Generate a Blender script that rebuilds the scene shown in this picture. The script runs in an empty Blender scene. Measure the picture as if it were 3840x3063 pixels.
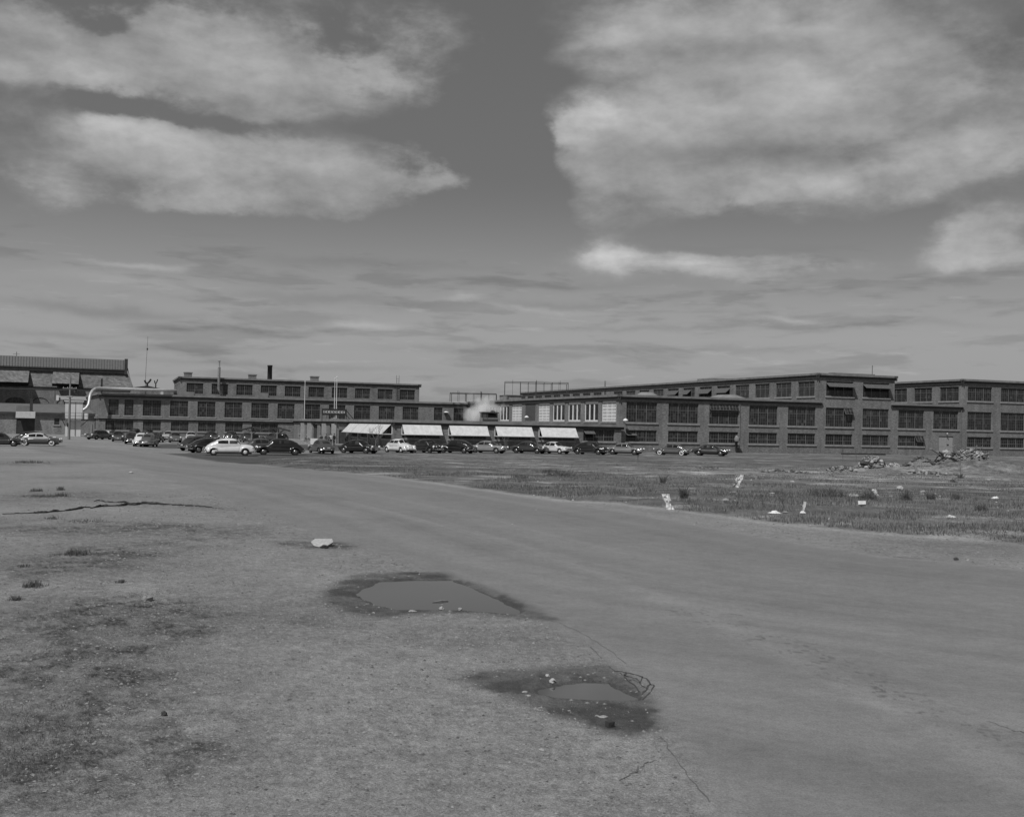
import bpy, math, random
import numpy as np
from mathutils import Vector, Matrix
random.seed(7); RNG = np.random.RandomState(11)
sc = bpy.context.scene; col = sc.collection
R_ = math.radians
# ------------------------------------------------------------------ camera model (surveyed from the photo)
F_PX = 4200.; ROLL = .0205; PITCH = math.atan(68.5/4200); CAM_H = 3.4
FW = Vector((0, math.cos(PITCH), math.sin(PITCH))); UP0 = Vector((0, -math.sin(PITCH), math.cos(PITCH))); X0 = Vector((1, 0, 0))
RV = X0*math.cos(ROLL) + UP0*math.sin(ROLL); UV = UP0*math.cos(ROLL) - X0*math.sin(ROLL)
CAM = Vector((0, 0, CAM_H))
def ray(px, py): return FW + RV*((px-1920)/F_PX) - UV*((py-1531.5)/F_PX)
def gp(px, py, z=0):
    d = ray(px, py); return CAM + d*((z-CAM_H)/d.z)
def at_depth(px, py, Y):
    d = ray(px, py); return CAM + d*(Y/d.y)
TH = R_(19.5)
A = Vector((math.cos(TH), math.sin(TH), 0)); B = Vector((-math.sin(TH), math.cos(TH), 0))
def uz(O, U, px, py):
    N = Vector((-U.y, U.x, 0)); d = ray(px, py); t = (O-CAM).dot(N)/d.dot(N); q = CAM+d*t
    return (q-O).dot(U), q.z
cam_d = bpy.data.cameras.new('camera'); cam = bpy.data.objects.new('camera', cam_d); col.objects.link(cam)
M = Matrix((( RV.x, UV.x, -FW.x, 0), (RV.y, UV.y, -FW.y, 0), (RV.z, UV.z, -FW.z, CAM_H), (0, 0, 0, 1)))
cam.matrix_world = M
cam_d.sensor_fit = 'HORIZONTAL'; cam_d.angle = 2*math.atan(1920/F_PX); cam_d.clip_start = .1; cam_d.clip_end = 9000
sc.camera = cam
sc.view_settings.view_transform = 'Standard'; sc.view_settings.look = 'None'; sc.view_settings.exposure = 0
# ------------------------------------------------------------------ object helpers
def tag(o, label=None, cat=None, group=None, kind=None):
    if label: o['label'] = label
    if cat: o['category'] = cat
    if group: o['group'] = group
    if kind: o['kind'] = kind
    return o
def empty(name, loc=(0, 0, 0), rz=0, **k):
    o = bpy.data.objects.new(name, None); o.location = loc; o.rotation_euler = (0, 0, rz); o.empty_display_size = .3
    col.objects.link(o); return tag(o, **k)
def link(name, me, parent=None, loc=None, rot=None, mats=None):
    o = bpy.data.objects.new(name, me); col.objects.link(o)
    if parent: o.parent = parent
    if loc is not None: o.location = loc
    if rot is not None: o.rotation_euler = rot
    if mats:
        for i, m in enumerate(mats): o.material_slots[i].link = 'OBJECT'; o.material_slots[i].material = m
    return o
class MB:
    def __init__(s): s.v = []; s.f = []; s.m = []; s.sm = []
    def add(s, vs, fs, mi=0, sm=False):
        b = len(s.v); s.v += [tuple(v) for v in vs]
        for f in fs: s.f.append(tuple(b+i for i in f)); s.m.append(mi); s.sm.append(sm)
        return s
    def box(s, x0, x1, y0, y1, z0, z1, mi=0):
        return s.add([(x0,y0,z0),(x1,y0,z0),(x1,y1,z0),(x0,y1,z0),(x0,y0,z1),(x1,y0,z1),(x1,y1,z1),(x0,y1,z1)],
              [(0,3,2,1),(4,5,6,7),(0,1,5,4),(1,2,6,5),(2,3,7,6),(3,0,4,7)], mi)
    def quad(s, a, b, c, d, mi=0): return s.add([a, b, c, d], [(0, 1, 2, 3)], mi)
    def slab(s, a, b, c, d, t, mi=0):
        a, b, c, d = map(Vector, (a, b, c, d)); n = (b-a).cross(d-a).normalized()*t
        return s.add([a, b, c, d, a+n, b+n, c+n, d+n], [(0,3,2,1),(4,5,6,7),(0,1,5,4),(1,2,6,5),(2,3,7,6),(3,0,4,7)], mi)
    def tube(s, pts, r, n=8, mi=0, cap=True, sm=True):
        pts = [Vector(p) for p in pts]; rs = r if isinstance(r, (list, tuple)) else [r]*len(pts)
        vs = []; e1 = None
        for i, p in enumerate(pts):
            t = (pts[min(i+1, len(pts)-1)]-pts[max(i-1, 0)])
            t = t.normalized() if t.length > 1e-9 else Vector((0, 0, 1))
            if e1 is None:
                a = Vector((0, 0, 1)) if abs(t.z) < .9 else Vector((1, 0, 0)); e1 = t.cross(a).normalized()
            else: e1 = (e1 - t*e1.dot(t)).normalized()
            e2 = t.cross(e1)
            for k in range(n):
                q = 2*math.pi*k/n; vs.append(p + e1*(rs[i]*math.cos(q)) + e2*(rs[i]*math.sin(q)))
        fs = [(i*n+k, i*n+(k+1) % n, (i+1)*n+(k+1) % n, (i+1)*n+k) for i in range(len(pts)-1) for k in range(n)]
        s.add(vs, fs, mi, sm)
        if cap: s.add(vs[:n], [tuple(range(n))[::-1]], mi); s.add(vs[-n:], [tuple(range(n))], mi)
        return s
    def bar(s, a, b, w, h=None, mi=0):
        a, b = Vector(a), Vector(b); h = h or w; t = (b-a).normalized()
        e = t.cross(Vector((0, 0, 1)) if abs(t.z) < .9 else Vector((0, 1, 0))).normalized(); g = t.cross(e)
        vs = []
        for p in (a, b):
            for i, j in ((-1, -1), (1, -1), (1, 1), (-1, 1)): vs.append(p + e*(i*w/2) + g*(j*h/2))
        return s.add(vs, [(0,1,2,3),(7,6,5,4),(0,4,5,1),(1,5,6,2),(2,6,7,3),(3,7,4,0)], mi)
    def rock(s, c, rx, ry, rz, seed=0, mi=0, flat=False, rough=.28):
        rnd = random.Random(seed); n, m = 9, 6; vs = []
        for i in range(m+1):
            ph = math.pi*i/m - math.pi/2
            for k in range(n):
                th = 2*math.pi*k/n; q = 1 + rnd.uniform(-rough, rough)
                vs.append((c[0]+rx*q*math.cos(ph)*math.cos(th), c[1]+ry*q*math.cos(ph)*math.sin(th), c[2]+rz*(1+rnd.uniform(-rough, rough)*.5)*math.sin(ph)))
        fs = [(i*n+k, i*n+(k+1) % n, (i+1)*n+(k+1) % n, (i+1)*n+k) for i in range(m) for k in range(n)]
        return s.add(vs, fs, mi, False)
    def mesh(s, name, mats=()):
        me = bpy.data.meshes.new(name); me.from_pydata(s.v, [], s.f); me.update()
        for m in mats: me.materials.append(m)
        me.polygons.foreach_set('material_index', s.m); me.polygons.foreach_set('use_smooth', s.sm)
        return me
    def build(s, name, mats, parent=None, loc=None, rot=None):
        if not isinstance(mats, (list, tuple)): mats = [mats]
        return link(name, s.mesh(name, mats), parent, loc, rot)
# ------------------------------------------------------------------ materials (the photo is black and white: greys only)
def new_mat(name):
    m = bpy.data.materials.new(name); m.use_nodes = True; nt = m.node_tree
    return m, nt, nt.nodes['Principled BSDF']
def g3(v): return (v, v, v, 1)
def plain(name, v, rough=.8, var=.25, scale=3., metal=0., spec=.3, bump=0., coat=0., stretch=None):
    m, nt, b = new_mat(name)
    tc = nt.nodes.new('ShaderNodeTexCoord'); n = nt.nodes.new('ShaderNodeTexNoise'); n.inputs['Scale'].default_value = scale; n.inputs['Detail'].default_value = 6; n.inputs['Roughness'].default_value = .65
    src = tc.outputs['Object']
    if stretch:
        mp = nt.nodes.new('ShaderNodeMapping'); mp.inputs['Scale'].default_value = stretch; nt.links.new(src, mp.inputs['Vector']); src = mp.outputs['Vector']
    nt.links.new(src, n.inputs['Vector'])
    mr = nt.nodes.new('ShaderNodeMapRange'); mr.inputs['From Min'].default_value = .25; mr.inputs['From Max'].default_value = .75
    mr.inputs['To Min'].default_value = v*(1-var); mr.inputs['To Max'].default_value = v*(1+var)
    nt.links.new(n.outputs['Fac'], mr.inputs['Value']); nt.links.new(mr.outputs['Result'], b.inputs['Base Color'])
    b.inputs['Roughness'].default_value = rough; b.inputs['Metallic'].default_value = metal; b.inputs['Specular IOR Level'].default_value = spec
    b.inputs['Coat Weight'].default_value = coat; b.inputs['Coat Roughness'].default_value = .08
    if bump:
        bp = nt.nodes.new('ShaderNodeBump'); bp.inputs['Strength'].default_value = bump; bp.inputs['Distance'].default_value = .05
        nt.links.new(n.outputs['Fac'], bp.inputs['Height']); nt.links.new(bp.outputs['Normal'], b.inputs['Normal'])
    return m
def brick_mat(name, v, mortar, bw=.42, bh=.15, var=.3):
    m, nt, b = new_mat(name); N = nt.nodes.new; L = nt.links.new
    tc = N('ShaderNodeTexCoord'); sp = N('ShaderNodeSeparateXYZ'); L(tc.outputs['Object'], sp.inputs[0])
    ad = N('ShaderNodeMath'); ad.operation = 'ADD'; L(sp.outputs[0], ad.inputs[0]); L(sp.outputs[1], ad.inputs[1])
    cb = N('ShaderNodeCombineXYZ'); L(ad.outputs[0], cb.inputs[0]); L(sp.outputs[2], cb.inputs[1])
    br = N('ShaderNodeTexBrick'); br.inputs['Scale'].default_value = 1; br.inputs['Brick Width'].default_value = bw; br.inputs['Row Height'].default_value = bh
    br.inputs['Mortar Size'].default_value = .016; br.inputs['Mortar Smooth'].default_value = .4; br.inputs['Bias'].default_value = 0
    br.inputs['Color1'].default_value = g3(v*.72); br.inputs['Color2'].default_value = g3(v*1.22); br.inputs['Mortar'].default_value = g3(mortar)
    L(cb.outputs[0], br.inputs['Vector'])
    n1 = N('ShaderNodeTexNoise'); n1.inputs['Scale'].default_value = .22; n1.inputs['Detail'].default_value = 7; n1.inputs['Roughness'].default_value = .7
    mp = N('ShaderNodeMapping'); mp.inputs['Scale'].default_value = (1, 1, 1.0); L(tc.outputs['Object'], mp.inputs['Vector']); L(mp.outputs[0], n1.inputs['Vector'])
    n2 = N('ShaderNodeTexNoise'); n2.inputs['Scale'].default_value = 3.2; n2.inputs['Detail'].default_value = 3
    mp2 = N('ShaderNodeMapping'); mp2.inputs['Scale'].default_value = (1, 1, 2.2); L(tc.outputs['Object'], mp2.inputs['Vector']); L(mp2.outputs[0], n2.inputs['Vector'])
    # rain streaks: stretched vertically
    n3 = N('ShaderNodeTexNoise'); n3.inputs['Scale'].default_value = 1.1; n3.inputs['Detail'].default_value = 4
    mp3 = N('ShaderNodeMapping'); mp3.inputs['Scale'].default_value = (1, 1, .12); L(tc.outputs['Object'], mp3.inputs['Vector']); L(mp3.outputs[0], n3.inputs['Vector'])
    def mr(src, a, c, lo, hi):
        q = N('ShaderNodeMapRange'); q.inputs['From Min'].default_value = a; q.inputs['From Max'].default_value = c; q.inputs['To Min'].default_value = lo; q.inputs['To Max'].default_value = hi; L(src, q.inputs['Value']); return q.outputs[0]
    def mul(a, c):
        q = N('ShaderNodeMath'); q.operation = 'MULTIPLY'; L(a, q.inputs[0]); L(c, q.inputs[1]); return q.outputs[0]
    k = mul(mul(mr(n1.outputs['Fac'], .3, .7, 1-var, 1+var), mr(n2.outputs['Fac'], .3, .7, .8, 1.2)), mr(n3.outputs['Fac'], .35, .65, .88, 1.1))
    vm = N('ShaderNodeVectorMath'); vm.operation = 'SCALE'; L(br.outputs['Color'], vm.inputs[0]); L(k, vm.inputs['Scale']); L(vm.outputs[0], b.inputs['Base Color'])
    b.inputs['Roughness'].default_value = .9; b.inputs['Specular IOR Level'].default_value = .2
    return m
MT = {}
MT['brick'] = brick_mat('brick', .198, .2, .3, .1, .2)
MT['brick_old'] = brick_mat('old_brick', .235, .21, .3, .1, .25)
MT['coping'] = plain('coping', .21, .85, .35, .8)
MT['frieze'] = plain('painted_frieze', .05, .7, .3, 1)  # even near-black tone for bands under copings and small parts
MT['sill'] = plain('concrete_sill', .27, .85, .3, 1.5)
MT['lintel'] = plain('lintel', .2, .85, .2, 1.5)
MT['roofing'] = plain('roofing_felt', .16, .95, .35, .6)
MT['frame_white'] = plain('white_window_paint', .78, .6, .15, 4)
MT['steelbar'] = plain('window_bar', .15, .6, .3, 5)
MT['darkbar'] = plain('dark_bar', .10, .6, .3, 5)
MT['door'] = plain('plank_door', .33, .8, .25, 2.5, stretch=(6, 1, .4))
MT['door_dark'] = plain('dark_door', .06, .7, .3, 2)
MT['awning'] = plain('aluminium_awning', .62, .45, .22, 1.6)
MT['awning_frame'] = plain('awning_frame', .6, .5, .1, 3)
MT['steel'] = plain('dark_steel', .05, .6, .3, 4)
MT['galv'] = plain('galvanised', .47, .42, .2, 3, metal=.25, spec=.6)
MT['white'] = plain('white_paint', .72, .5, .1, 3)
MT['cream'] = plain('pale_cladding', .62, .7, .18, 1.2, stretch=(1, 1, .15))
MT['wood'] = plain('weathered_wood', .2, .85, .35, 2, stretch=(8, 8, .5))
MT['wood_dark'] = plain('dark_wood', .09, .85, .35, 3)
MT['slate'] = brick_mat('slate_roof', .185, .15, .7, .35, .22)
MT['ribbed'] = plain('ribbed_siding', .25, .7, .15, 2)
MT['rib_dark'] = plain('rib_dark', .205, .7, .15, 2)
MT['column'] = plain('pale_pilaster', .36, .8, .2, 2)
MT['stack'] = plain('stack_iron', .04, .8, .4, 2)
MT['rubber'] = plain('tyre_rubber', .025, .8, .3, 20)
MT['wwall'] = plain('whitewall', .6, .6, .1, 20)
MT['chrome'] = plain('chrome', .75, .16, .05, 5, metal=1., spec=.5)
MT['chrome_dark'] = plain('dull_grille', .3, .3, .3, 30, metal=.8, spec=.5)
MT['lamp'] = plain('lamp_glass', .75, .1, .05, 10, spec=.6, coat=.5)
MT['tail'] = plain('tail_lamp', .12, .2, .1, 10, spec=.6)
MT['plate'] = plain('licence_plate', .5, .5, .25, 25)
MT['under'] = plain('underbody', .01, .9, .2, 5)
def glass_mat(name, v, rough):
    m, nt, b = new_mat(name); N = nt.nodes.new; L = nt.links.new
    tc = N('ShaderNodeTexCoord'); n = N('ShaderNodeTexNoise'); n.inputs['Scale'].default_value = .9; n.inputs['Detail'].default_value = 3; L(tc.outputs['Object'], n.inputs['Vector'])
    oi = N('ShaderNodeObjectInfo'); ad = N('ShaderNodeMath'); ad.operation = 'ADD'; L(n.outputs['Fac'], ad.inputs[0]); L(oi.outputs['Random'], ad.inputs[1])
    mr = N('ShaderNodeMapRange'); mr.inputs['From Min'].default_value = .3; mr.inputs['From Max'].default_value = 1.6; mr.inputs['To Min'].default_value = v*.6; mr.inputs['To Max'].default_value = v*1.5
    L(ad.outputs[0], mr.inputs['Value'])
    sn = N('ShaderNodeVectorMath'); sn.operation = 'SNAP'; sn.inputs[1].default_value = (.435, 5., .52); L(tc.outputs['Object'], sn.inputs[0])
    wn = N('ShaderNodeTexWhiteNoise'); wn.noise_dimensions = '4D'; L(sn.outputs[0], wn.inputs['Vector']); L(oi.outputs['Random'], wn.inputs['W'])
    pw = N('ShaderNodeMath'); pw.operation = 'POWER'; L(wn.outputs['Value'], pw.inputs[0]); pw.inputs[1].default_value = 5.
    m2 = N('ShaderNodeMath'); m2.operation = 'MULTIPLY_ADD'; L(pw.outputs[0], m2.inputs[0]); m2.inputs[1].default_value = 2.2; m2.inputs[2].default_value = .75
    m3 = N('ShaderNodeMath'); m3.operation = 'MULTIPLY'; L(mr.outputs[0], m3.inputs[0]); L(m2.outputs[0], m3.inputs[1]); L(m3.outputs[0], b.inputs['Base Color'])
    b.inputs['Roughness'].default_value = rough; b.inputs['Specular IOR Level'].default_value = .45
    # old panes are never quite in line: small tilt between panes
    v2 = N('ShaderNodeTexVoronoi'); v2.inputs['Scale'].default_value = 2.2; L(tc.outputs['Object'], v2.inputs['Vector'])
    bp = N('ShaderNodeBump'); bp.inputs['Strength'].default_value = .12; bp.inputs['Distance'].default_value = .05; L(v2.outputs['Distance'], bp.inputs['Height']); L(bp.outputs['Normal'], b.inputs['Normal'])
    return m
MT['glass'] = glass_mat('factory_glass', .024, .3)
MT['carglass'] = glass_mat('car_glass', .02, .06)
MT['screen'] = plain('lit_shade', .10, .8, .3, 3)  # paler pane tone for some of the tilted sashes
def paint(name, v, rough=.28):
    m = plain(name, v, rough, .12, 1.2, spec=.5, coat=.6); return m
PAINTS = {}
def P(v):
    if v not in PAINTS: PAINTS[v] = paint('car_paint_%d' % int(v*1000), v)
    return PAINTS[v]
# ------------------------------------------------------------------ facades with real openings
class Face:
    """vertical wall plane inside a building's own frame: O origin, U along, N outward"""
    def __init__(s, O, U, N): s.O = Vector(O); s.U = Vector(U).normalized(); s.N = Vector(N).normalized()
    def p(s, u, d, z): return s.O + s.U*u + s.N*d + Vector((0, 0, z))
    def wall(s, mb, u0, u1, z0, z1, holes, rev=.22, mi=0):
        us = sorted({u0, u1, *[h[0] for h in holes], *[h[1] for h in holes]}); zs = sorted({z0, z1, *[h[2] for h in holes], *[h[3] for h in holes]})
        us = [u for u in us if u0 <= u <= u1]; zs = [z for z in zs if z0 <= z <= z1]
        flip = s.U.cross(Vector((0, 0, 1))).dot(s.N) < 0
        def q(*a): mb.quad(*(a[::-1] if flip else a), mi=mi)
        for i in range(len(us)-1):
            for j in range(len(zs)-1):
                cu, cz = (us[i]+us[i+1])/2, (zs[j]+zs[j+1])/2
                if any(h[0] < cu < h[1] and h[2] < cz < h[3] for h in holes): continue
                q(s.p(us[i], 0, zs[j]), s.p(us[i+1], 0, zs[j]), s.p(us[i+1], 0, zs[j+1]), s.p(us[i], 0, zs[j+1]))
        for a, b, c, d in holes:
            q(s.p(a, 0, c), s.p(b, 0, c), s.p(b, -rev, c), s.p(a, -rev, c)); q(s.p(a, -rev, d), s.p(b, -rev, d), s.p(b, 0, d), s.p(a, 0, d))
            q(s.p(a, 0, d), s.p(a, 0, c), s.p(a, -rev, c), s.p(a, -rev, d)); q(s.p(b, -rev, d), s.p(b, -rev, c), s.p(b, 0, c), s.p(b, 0, d))
    def band(s, mb, u0, u1, d0, d1, z0, z1, mi=0):
        vs = [s.p(u, d, z) for z in (z0, z1) for (u, d) in ((u0, d0), (u1, d0), (u1, d1), (u0, d1))]
        mb.add(vs, [(0,1,2,3),(7,6,5,4),(0,4,5,1),(1,5,6,2),(2,6,7,3),(3,7,4,0)], mi)
WIN = {}
def win_mesh(w, h, sash, cols, rows, style):
    key = (round(w, 2), round(h, 2), sash, cols, rows, style)
    if key in WIN: return WIN[key]
    mb = MB(); mb.quad((0, .2, 0), (w, .2, 0), (w, .2, h), (0, .2, h), 0)
    big = {'steel': .10, 'white': .40, 'whitegrid': .26}[style]; small = {'steel': .04, 'white': .0, 'whitegrid': .19}[style]
    bm_, y0 = 1, .14
    mb.box(0, big/2, y0, .21, 0, h, bm_); mb.box(w-big/2, w, y0, .21, 0, h, bm_)
    mb.box(big/2, w-big/2, y0, .21, 0, big/2, bm_); mb.box(big/2, w-big/2, y0, .21, h-big/2*(2 if style != 'steel' else 1), h, bm_)
    for i in range(1, sash):
        x = w*i/sash; mb.box(x-big/2, x+big/2, y0+.003, .207, big/2, h-big, bm_)
    if style == 'steel':
        zt = h*(.62 if h > 2.2 else .36); mb.box(big/2, w-big/2, y0+.012, .2, zt-.035, zt+.035, bm_)
    if small:
        for i in range(sash):
            for k in range(1, cols):
                x = w*(i+k/cols)/sash; mb.box(x-small/2, x+small/2, .165, .203, 0.01, h-.01, bm_ if style != 'steel' else 2)
        for k in range(1, rows):
            z = h*k/rows; mb.box(.01, w-.01, .168, .202, z-small/2, z+small/2, bm_ if style != 'steel' else 2)
    WIN[key] = mb.mesh('window', [MT['glass'], MT['steelbar'] if style == 'steel' else MT['frame_white'], MT['darkbar']]); return WIN[key]
SILL = {}
def window(parent, face, u0, z0, w, h, sash=3, cols=4, rows=None, style='steel', sill=True, lintel=False, name='window'):
    rows = rows or max(2, round(h/.52))
    rz = math.atan2(face.U.y, face.U.x)
    if face.U.cross(Vector((0, 0, 1))).dot(face.N) < 0: # U runs the other way seen from outside
        rz += math.pi; base = face.p(u0+w, 0, z0)
    else: base = face.p(u0, 0, z0)
    o = link(name, win_mesh(w, h, sash, cols, rows, style), parent, base, (0, 0, rz))
    if sill:
        k = ('s', round(w, 2), style)
        if k not in SILL:
            e = .22 if style == 'steel' else .12
            SILL[k] = MB().box(-e, w+e, -.14, .2, -.26, -.003).mesh('sill', [MT['sill']])
        link('sill', SILL[k], o)
    if lintel:
        k = ('l', round(w, 2))
        if k not in SILL: SILL[k] = MB().box(-.2, w+.2, -.03, .2, h+.003, h+.22).mesh('lintel', [MT['lintel']])
        link('lintel', SILL[k], o)
    return o
def open_sash(win, x0, x1, zt, zb, ang, light=False, name='open_sash'):
    """a tilted sash, hinged on its top edge and swung outwards"""
    mb = MB(); L = zt-zb; dy, dz = -math.sin(ang)*L, -math.cos(ang)*L
    a, b, c, d = Vector((x0+.06, .1, zt)), Vector((x1-.06, .1, zt)), Vector((x1-.06, .1+dy, zt+dz)), Vector((x0+.06, .1+dy, zt+dz))
    mb.slab(d, c, b, a, .02, 0)
    for t in (0, .33, .66, 1): mb.bar(a.lerp(b, t), d.lerp(c, t), .05, .07, 1)
    for t in (0, .5, 1): mb.bar(a.lerp(d, t), b.lerp(c, t), .05, .07, 1)
    h = mb.build(name, [MT['screen'] if light else MT['glass'], MT['steelbar']], win)
    g = MB(); g.box(x0+.05, x1-.05, .125, .19, zb, zt); g.build('opening', MT['under'], win)
    return h
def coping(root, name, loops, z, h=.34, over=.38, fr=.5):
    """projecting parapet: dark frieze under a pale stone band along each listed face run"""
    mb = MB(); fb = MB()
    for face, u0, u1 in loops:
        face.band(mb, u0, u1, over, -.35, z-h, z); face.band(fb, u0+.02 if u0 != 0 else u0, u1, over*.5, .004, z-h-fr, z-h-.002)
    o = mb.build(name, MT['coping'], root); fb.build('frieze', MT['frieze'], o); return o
# ================================================================== right factory block
PR = Vector((16.4512, 170.9897, 0))
rb = empty('factory_building', PR, TH, label='long brick factory with big steel windows and two taller wings, at the right', cat='building')
RFr = Face((0, 0, 0), (1, 0, 0), (0, -1, 0)); RLf = Face((0, 0, 0), (0, 1, 0), (-1, 0, 0))
RLEN, RDEP = 96., 77.7
UPW = [(1.14+7.19*i, 5.22) for i in range(13)]
W1a, W1b, W2a = 35.5, 50.6, 64.75
holesF = []
for i, (u, w) in enumerate(UPW):
    holesF.append((u, u+w, 4.48, 7.62))
    if i != 8: holesF.append((u, u+w, 1.52, 3.28))
holesF.append((59.75, 62.85, 0, 3.3))
for i in (5, 6, 9, 10, 11, 12): holesF.append((UPW[i][0], UPW[i][0]+5.22, 9.5, 11.93))
wl = MB()
RFr.wall(wl, 0, RLEN, 0, 8.3, [h for h in holesF if h[2] < 8])
RFr.wall(wl, W1a, W1b, 8.3, 12.85, [h for h in holesF if h[2] > 8 and h[0] < W1b])
RFr.wall(wl, W2a, RLEN, 8.3, 12.85, [h for h in holesF if h[2] > 8 and h[0] > W2a])
WH = [(1.3, 5.45, 'g'), (8.15, 5.5, 'w'), (15.25, 5.5, 'w'), (22.25, 5.6, 'w'), (29.3, 5.6, 'g'), (36.4, 5.4, 'd'), (43.7, 5.7, 'g'), (51.0, 5.6, 'w'), (58.2, 5.6, 'w'), (65.4, 5.6, 'g')]
RLf.wall(wl, 0, RDEP, 0, 8.3, [(a, a+b, 4.55, 7.72) for a, b, _ in WH])
RRt = Face((RLEN, 0, 0), (0, 1, 0), (1, 0, 0)); RRt.wall(wl, 0, RDEP, 0, 12.85, [])
SIDE = [1.0+6.72*i for i in range(12)] + [86.5+6.5*i for i in range(9)]
W1L = Face((W1a, 0, 0), (0, 1, 0), (-1, 0, 0)); W1R = Face((W1b, 0, 0), (0, 1, 0), (1, 0, 0)); W2L = Face((W2a, 0, 0), (0, 1, 0), (-1, 0, 0))
W1L.wall(wl, 0, 142, 8.3, 12.85, [(s, s+4.75, 9.45, 11.93) for s in SIDE]); W1R.wall(wl, 0, 142, 8.3, 12.85, [])
W2L.wall(wl, 0, 90, 8.3, 12.85, [(s, s+4.75, 9.45, 11.93) for s in SIDE[:12]])
wl.build('wall', MT['brick'], rb)
rf = MB(); rf.box(.2, RLEN-.2, .3, RDEP+60, 8.0, 8.15); rf.box(W1a+.2, W1b-.2, .3, 141.8, 12.6, 12.7); rf.box(W2a+.2, RLEN-.2, .3, 90, 12.6, 12.7)
rf.build('roof', MT['roofing'], rb)
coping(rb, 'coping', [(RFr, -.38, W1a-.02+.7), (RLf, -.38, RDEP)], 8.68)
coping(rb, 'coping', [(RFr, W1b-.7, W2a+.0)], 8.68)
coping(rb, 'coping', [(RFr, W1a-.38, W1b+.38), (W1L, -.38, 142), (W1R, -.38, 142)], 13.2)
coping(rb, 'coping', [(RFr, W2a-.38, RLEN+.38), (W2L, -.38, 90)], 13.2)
wins = {}
for i, (u, w) in enumerate(UPW):
    wins['u', i] = window(rb, RFr, u, 4.48, w, 3.14, 3, 4, 6)
    if i != 8: wins['l', i] = window(rb, RFr, u, 1.52, w, 1.76, 3, 4, 3)
    if i in (5, 6, 9, 10, 11, 12): wins['t', i] = window(rb, RFr, u, 9.5, w, 2.43, 3, 4, 4)
for k, s in enumerate(SIDE): wins['s', k] = window(rb, W1L, s, 9.45, 4.75, 2.48, 3, 4, 4, sill=k < 4)
for k, s in enumerate(SIDE[:5]): window(rb, W2L, s, 9.45, 4.75, 2.48, 3, 4, 4)
for a, b, t in WH:
    if t == 'd':
        RLf.band(mb_ := MB(), a+.1, a+b-.1, -.02, -.2, 4.55, 7.7); mb_.build('shutter', plain('shutter_board', .085, .8, .2, 2), rb)
    else: window(rb, RLf, a, 4.55, b, 3.17, 3, 4 if t == 'g' else 1, 6 if t == 'g' else 1, 'whitegrid' if t == 'g' else 'white')
for i in range(3): open_sash(wins['u', 2], 5.22*i/3, 5.22*(i+1)/3, 3.1, 2.15, .42)
open_sash(wins['u', 5], 3.48, 5.22, 3.1, 2.0, .5); open_sash(wins['l', 7], 3.48, 5.22, 1.7, .65, .5)
open_sash(wins['l', 0], 0, 1.74, 1.2, .62, 1.15, True)
for j in (5, 6):
    for i in range(3): open_sash(wins['t', j], 5.22*i/3, 5.22*(i+1)/3, 2.15, 1.0, 1.0, True)
for k in (4, 5, 6, 7):
    for i in range(3 if k != 6 else 2): open_sash(wins['s', k], 4.75*i/3, 4.75*(i+1)/3, 2.0, .7, .85, True)
# door of the factory block
d = MB()
for k in range(10): d.box(59.8+k*.3, 60.085+k*.3, .04, .12, .02, 3.2)
d.box(59.8, 62.8, .02, .05, 1.55, 1.75); d.box(61.28, 61.34, .0, .04, .02, 3.2)
dr = d.build('door', MT['door'], rb); MB().box(61.5, 61.9, -.03, .02, 1.75, 1.95).build('handle', MT['steel'], dr)
MB().box(59.55, 59.77, -.05, .2, 0, 3.5).box(62.87, 63.05, -.05, .2, 0, 3.5).box(59.55, 63.05, -.06, .2, 3.3, 3.5).build('door_frame', MT['lintel'], rb)
def gooseneck(root, face, u, z, sc_=1.):
    lm = MB(); lm.tube([face.p(u, .02, z), face.p(u, .5*sc_, z+.35*sc_), face.p(u, .9*sc_, z+.25*sc_)], .035, 6)
    o = lm.build('wall_lamp', MT['steel'], root); c = face.p(u, .95*sc_, z+.1*sc_)
    s = MB(); s.tube([c+Vector((0, 0, .22*sc_)), c+Vector((0, 0, .1*sc_)), c-Vector((0, 0, .12*sc_))], [.08*sc_, .28*sc_, .42*sc_], 12); s.build('lamp_shade', MT['white'], o)
gooseneck(rb, RFr, .55, 4.7); gooseneck(rb, RLf, 38.4, 5.2); gooseneck(rb, RFr, 61.3, 3.75, .35)
# downpipes
for u, z1 in ((20.9, 7.8), (W2a-.35, 7.8)):
    MB().tube([(u, -.12, .1), (u, -.12, z1)], .05, 6).build('downpipe', MT['brick_old'], rb)
# tilted metal ventilator hood on the wall; the dark tube stands for its shadow
vh = MB(); q0 = RFr.p(20.1, 1.0, 2.25)
vh.tube([RFr.p(20.3, .25, .25), RFr.p(20.1, .55, 1.6), q0], [.18, .22, .3], 8); vh.build('vent_hood', MT['frieze'], rb)
MB().tube([RFr.p(19.9, 1.05, 2.0), RFr.p(19.8, 1.2, 2.35), RFr.p(19.9, .9, 2.7)], [.42, .40, .12], 10).build('vent_cowl', MT['coping'], rb)
# skylight / low hoods on the two-storey roof beside the wing
for (u, y, w, l, h) in ((9.0, 9, 5, 3, .75), (21.5, 5, 7.5, 1.8, .62)):
    MB().tube([(u, y, 8.15), (u, y, 8.7), (u, y, 8.7+h)], [w/2, w/2.2, w/5], 14).build('roof_dome', MT['coping'], rb)
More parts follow.
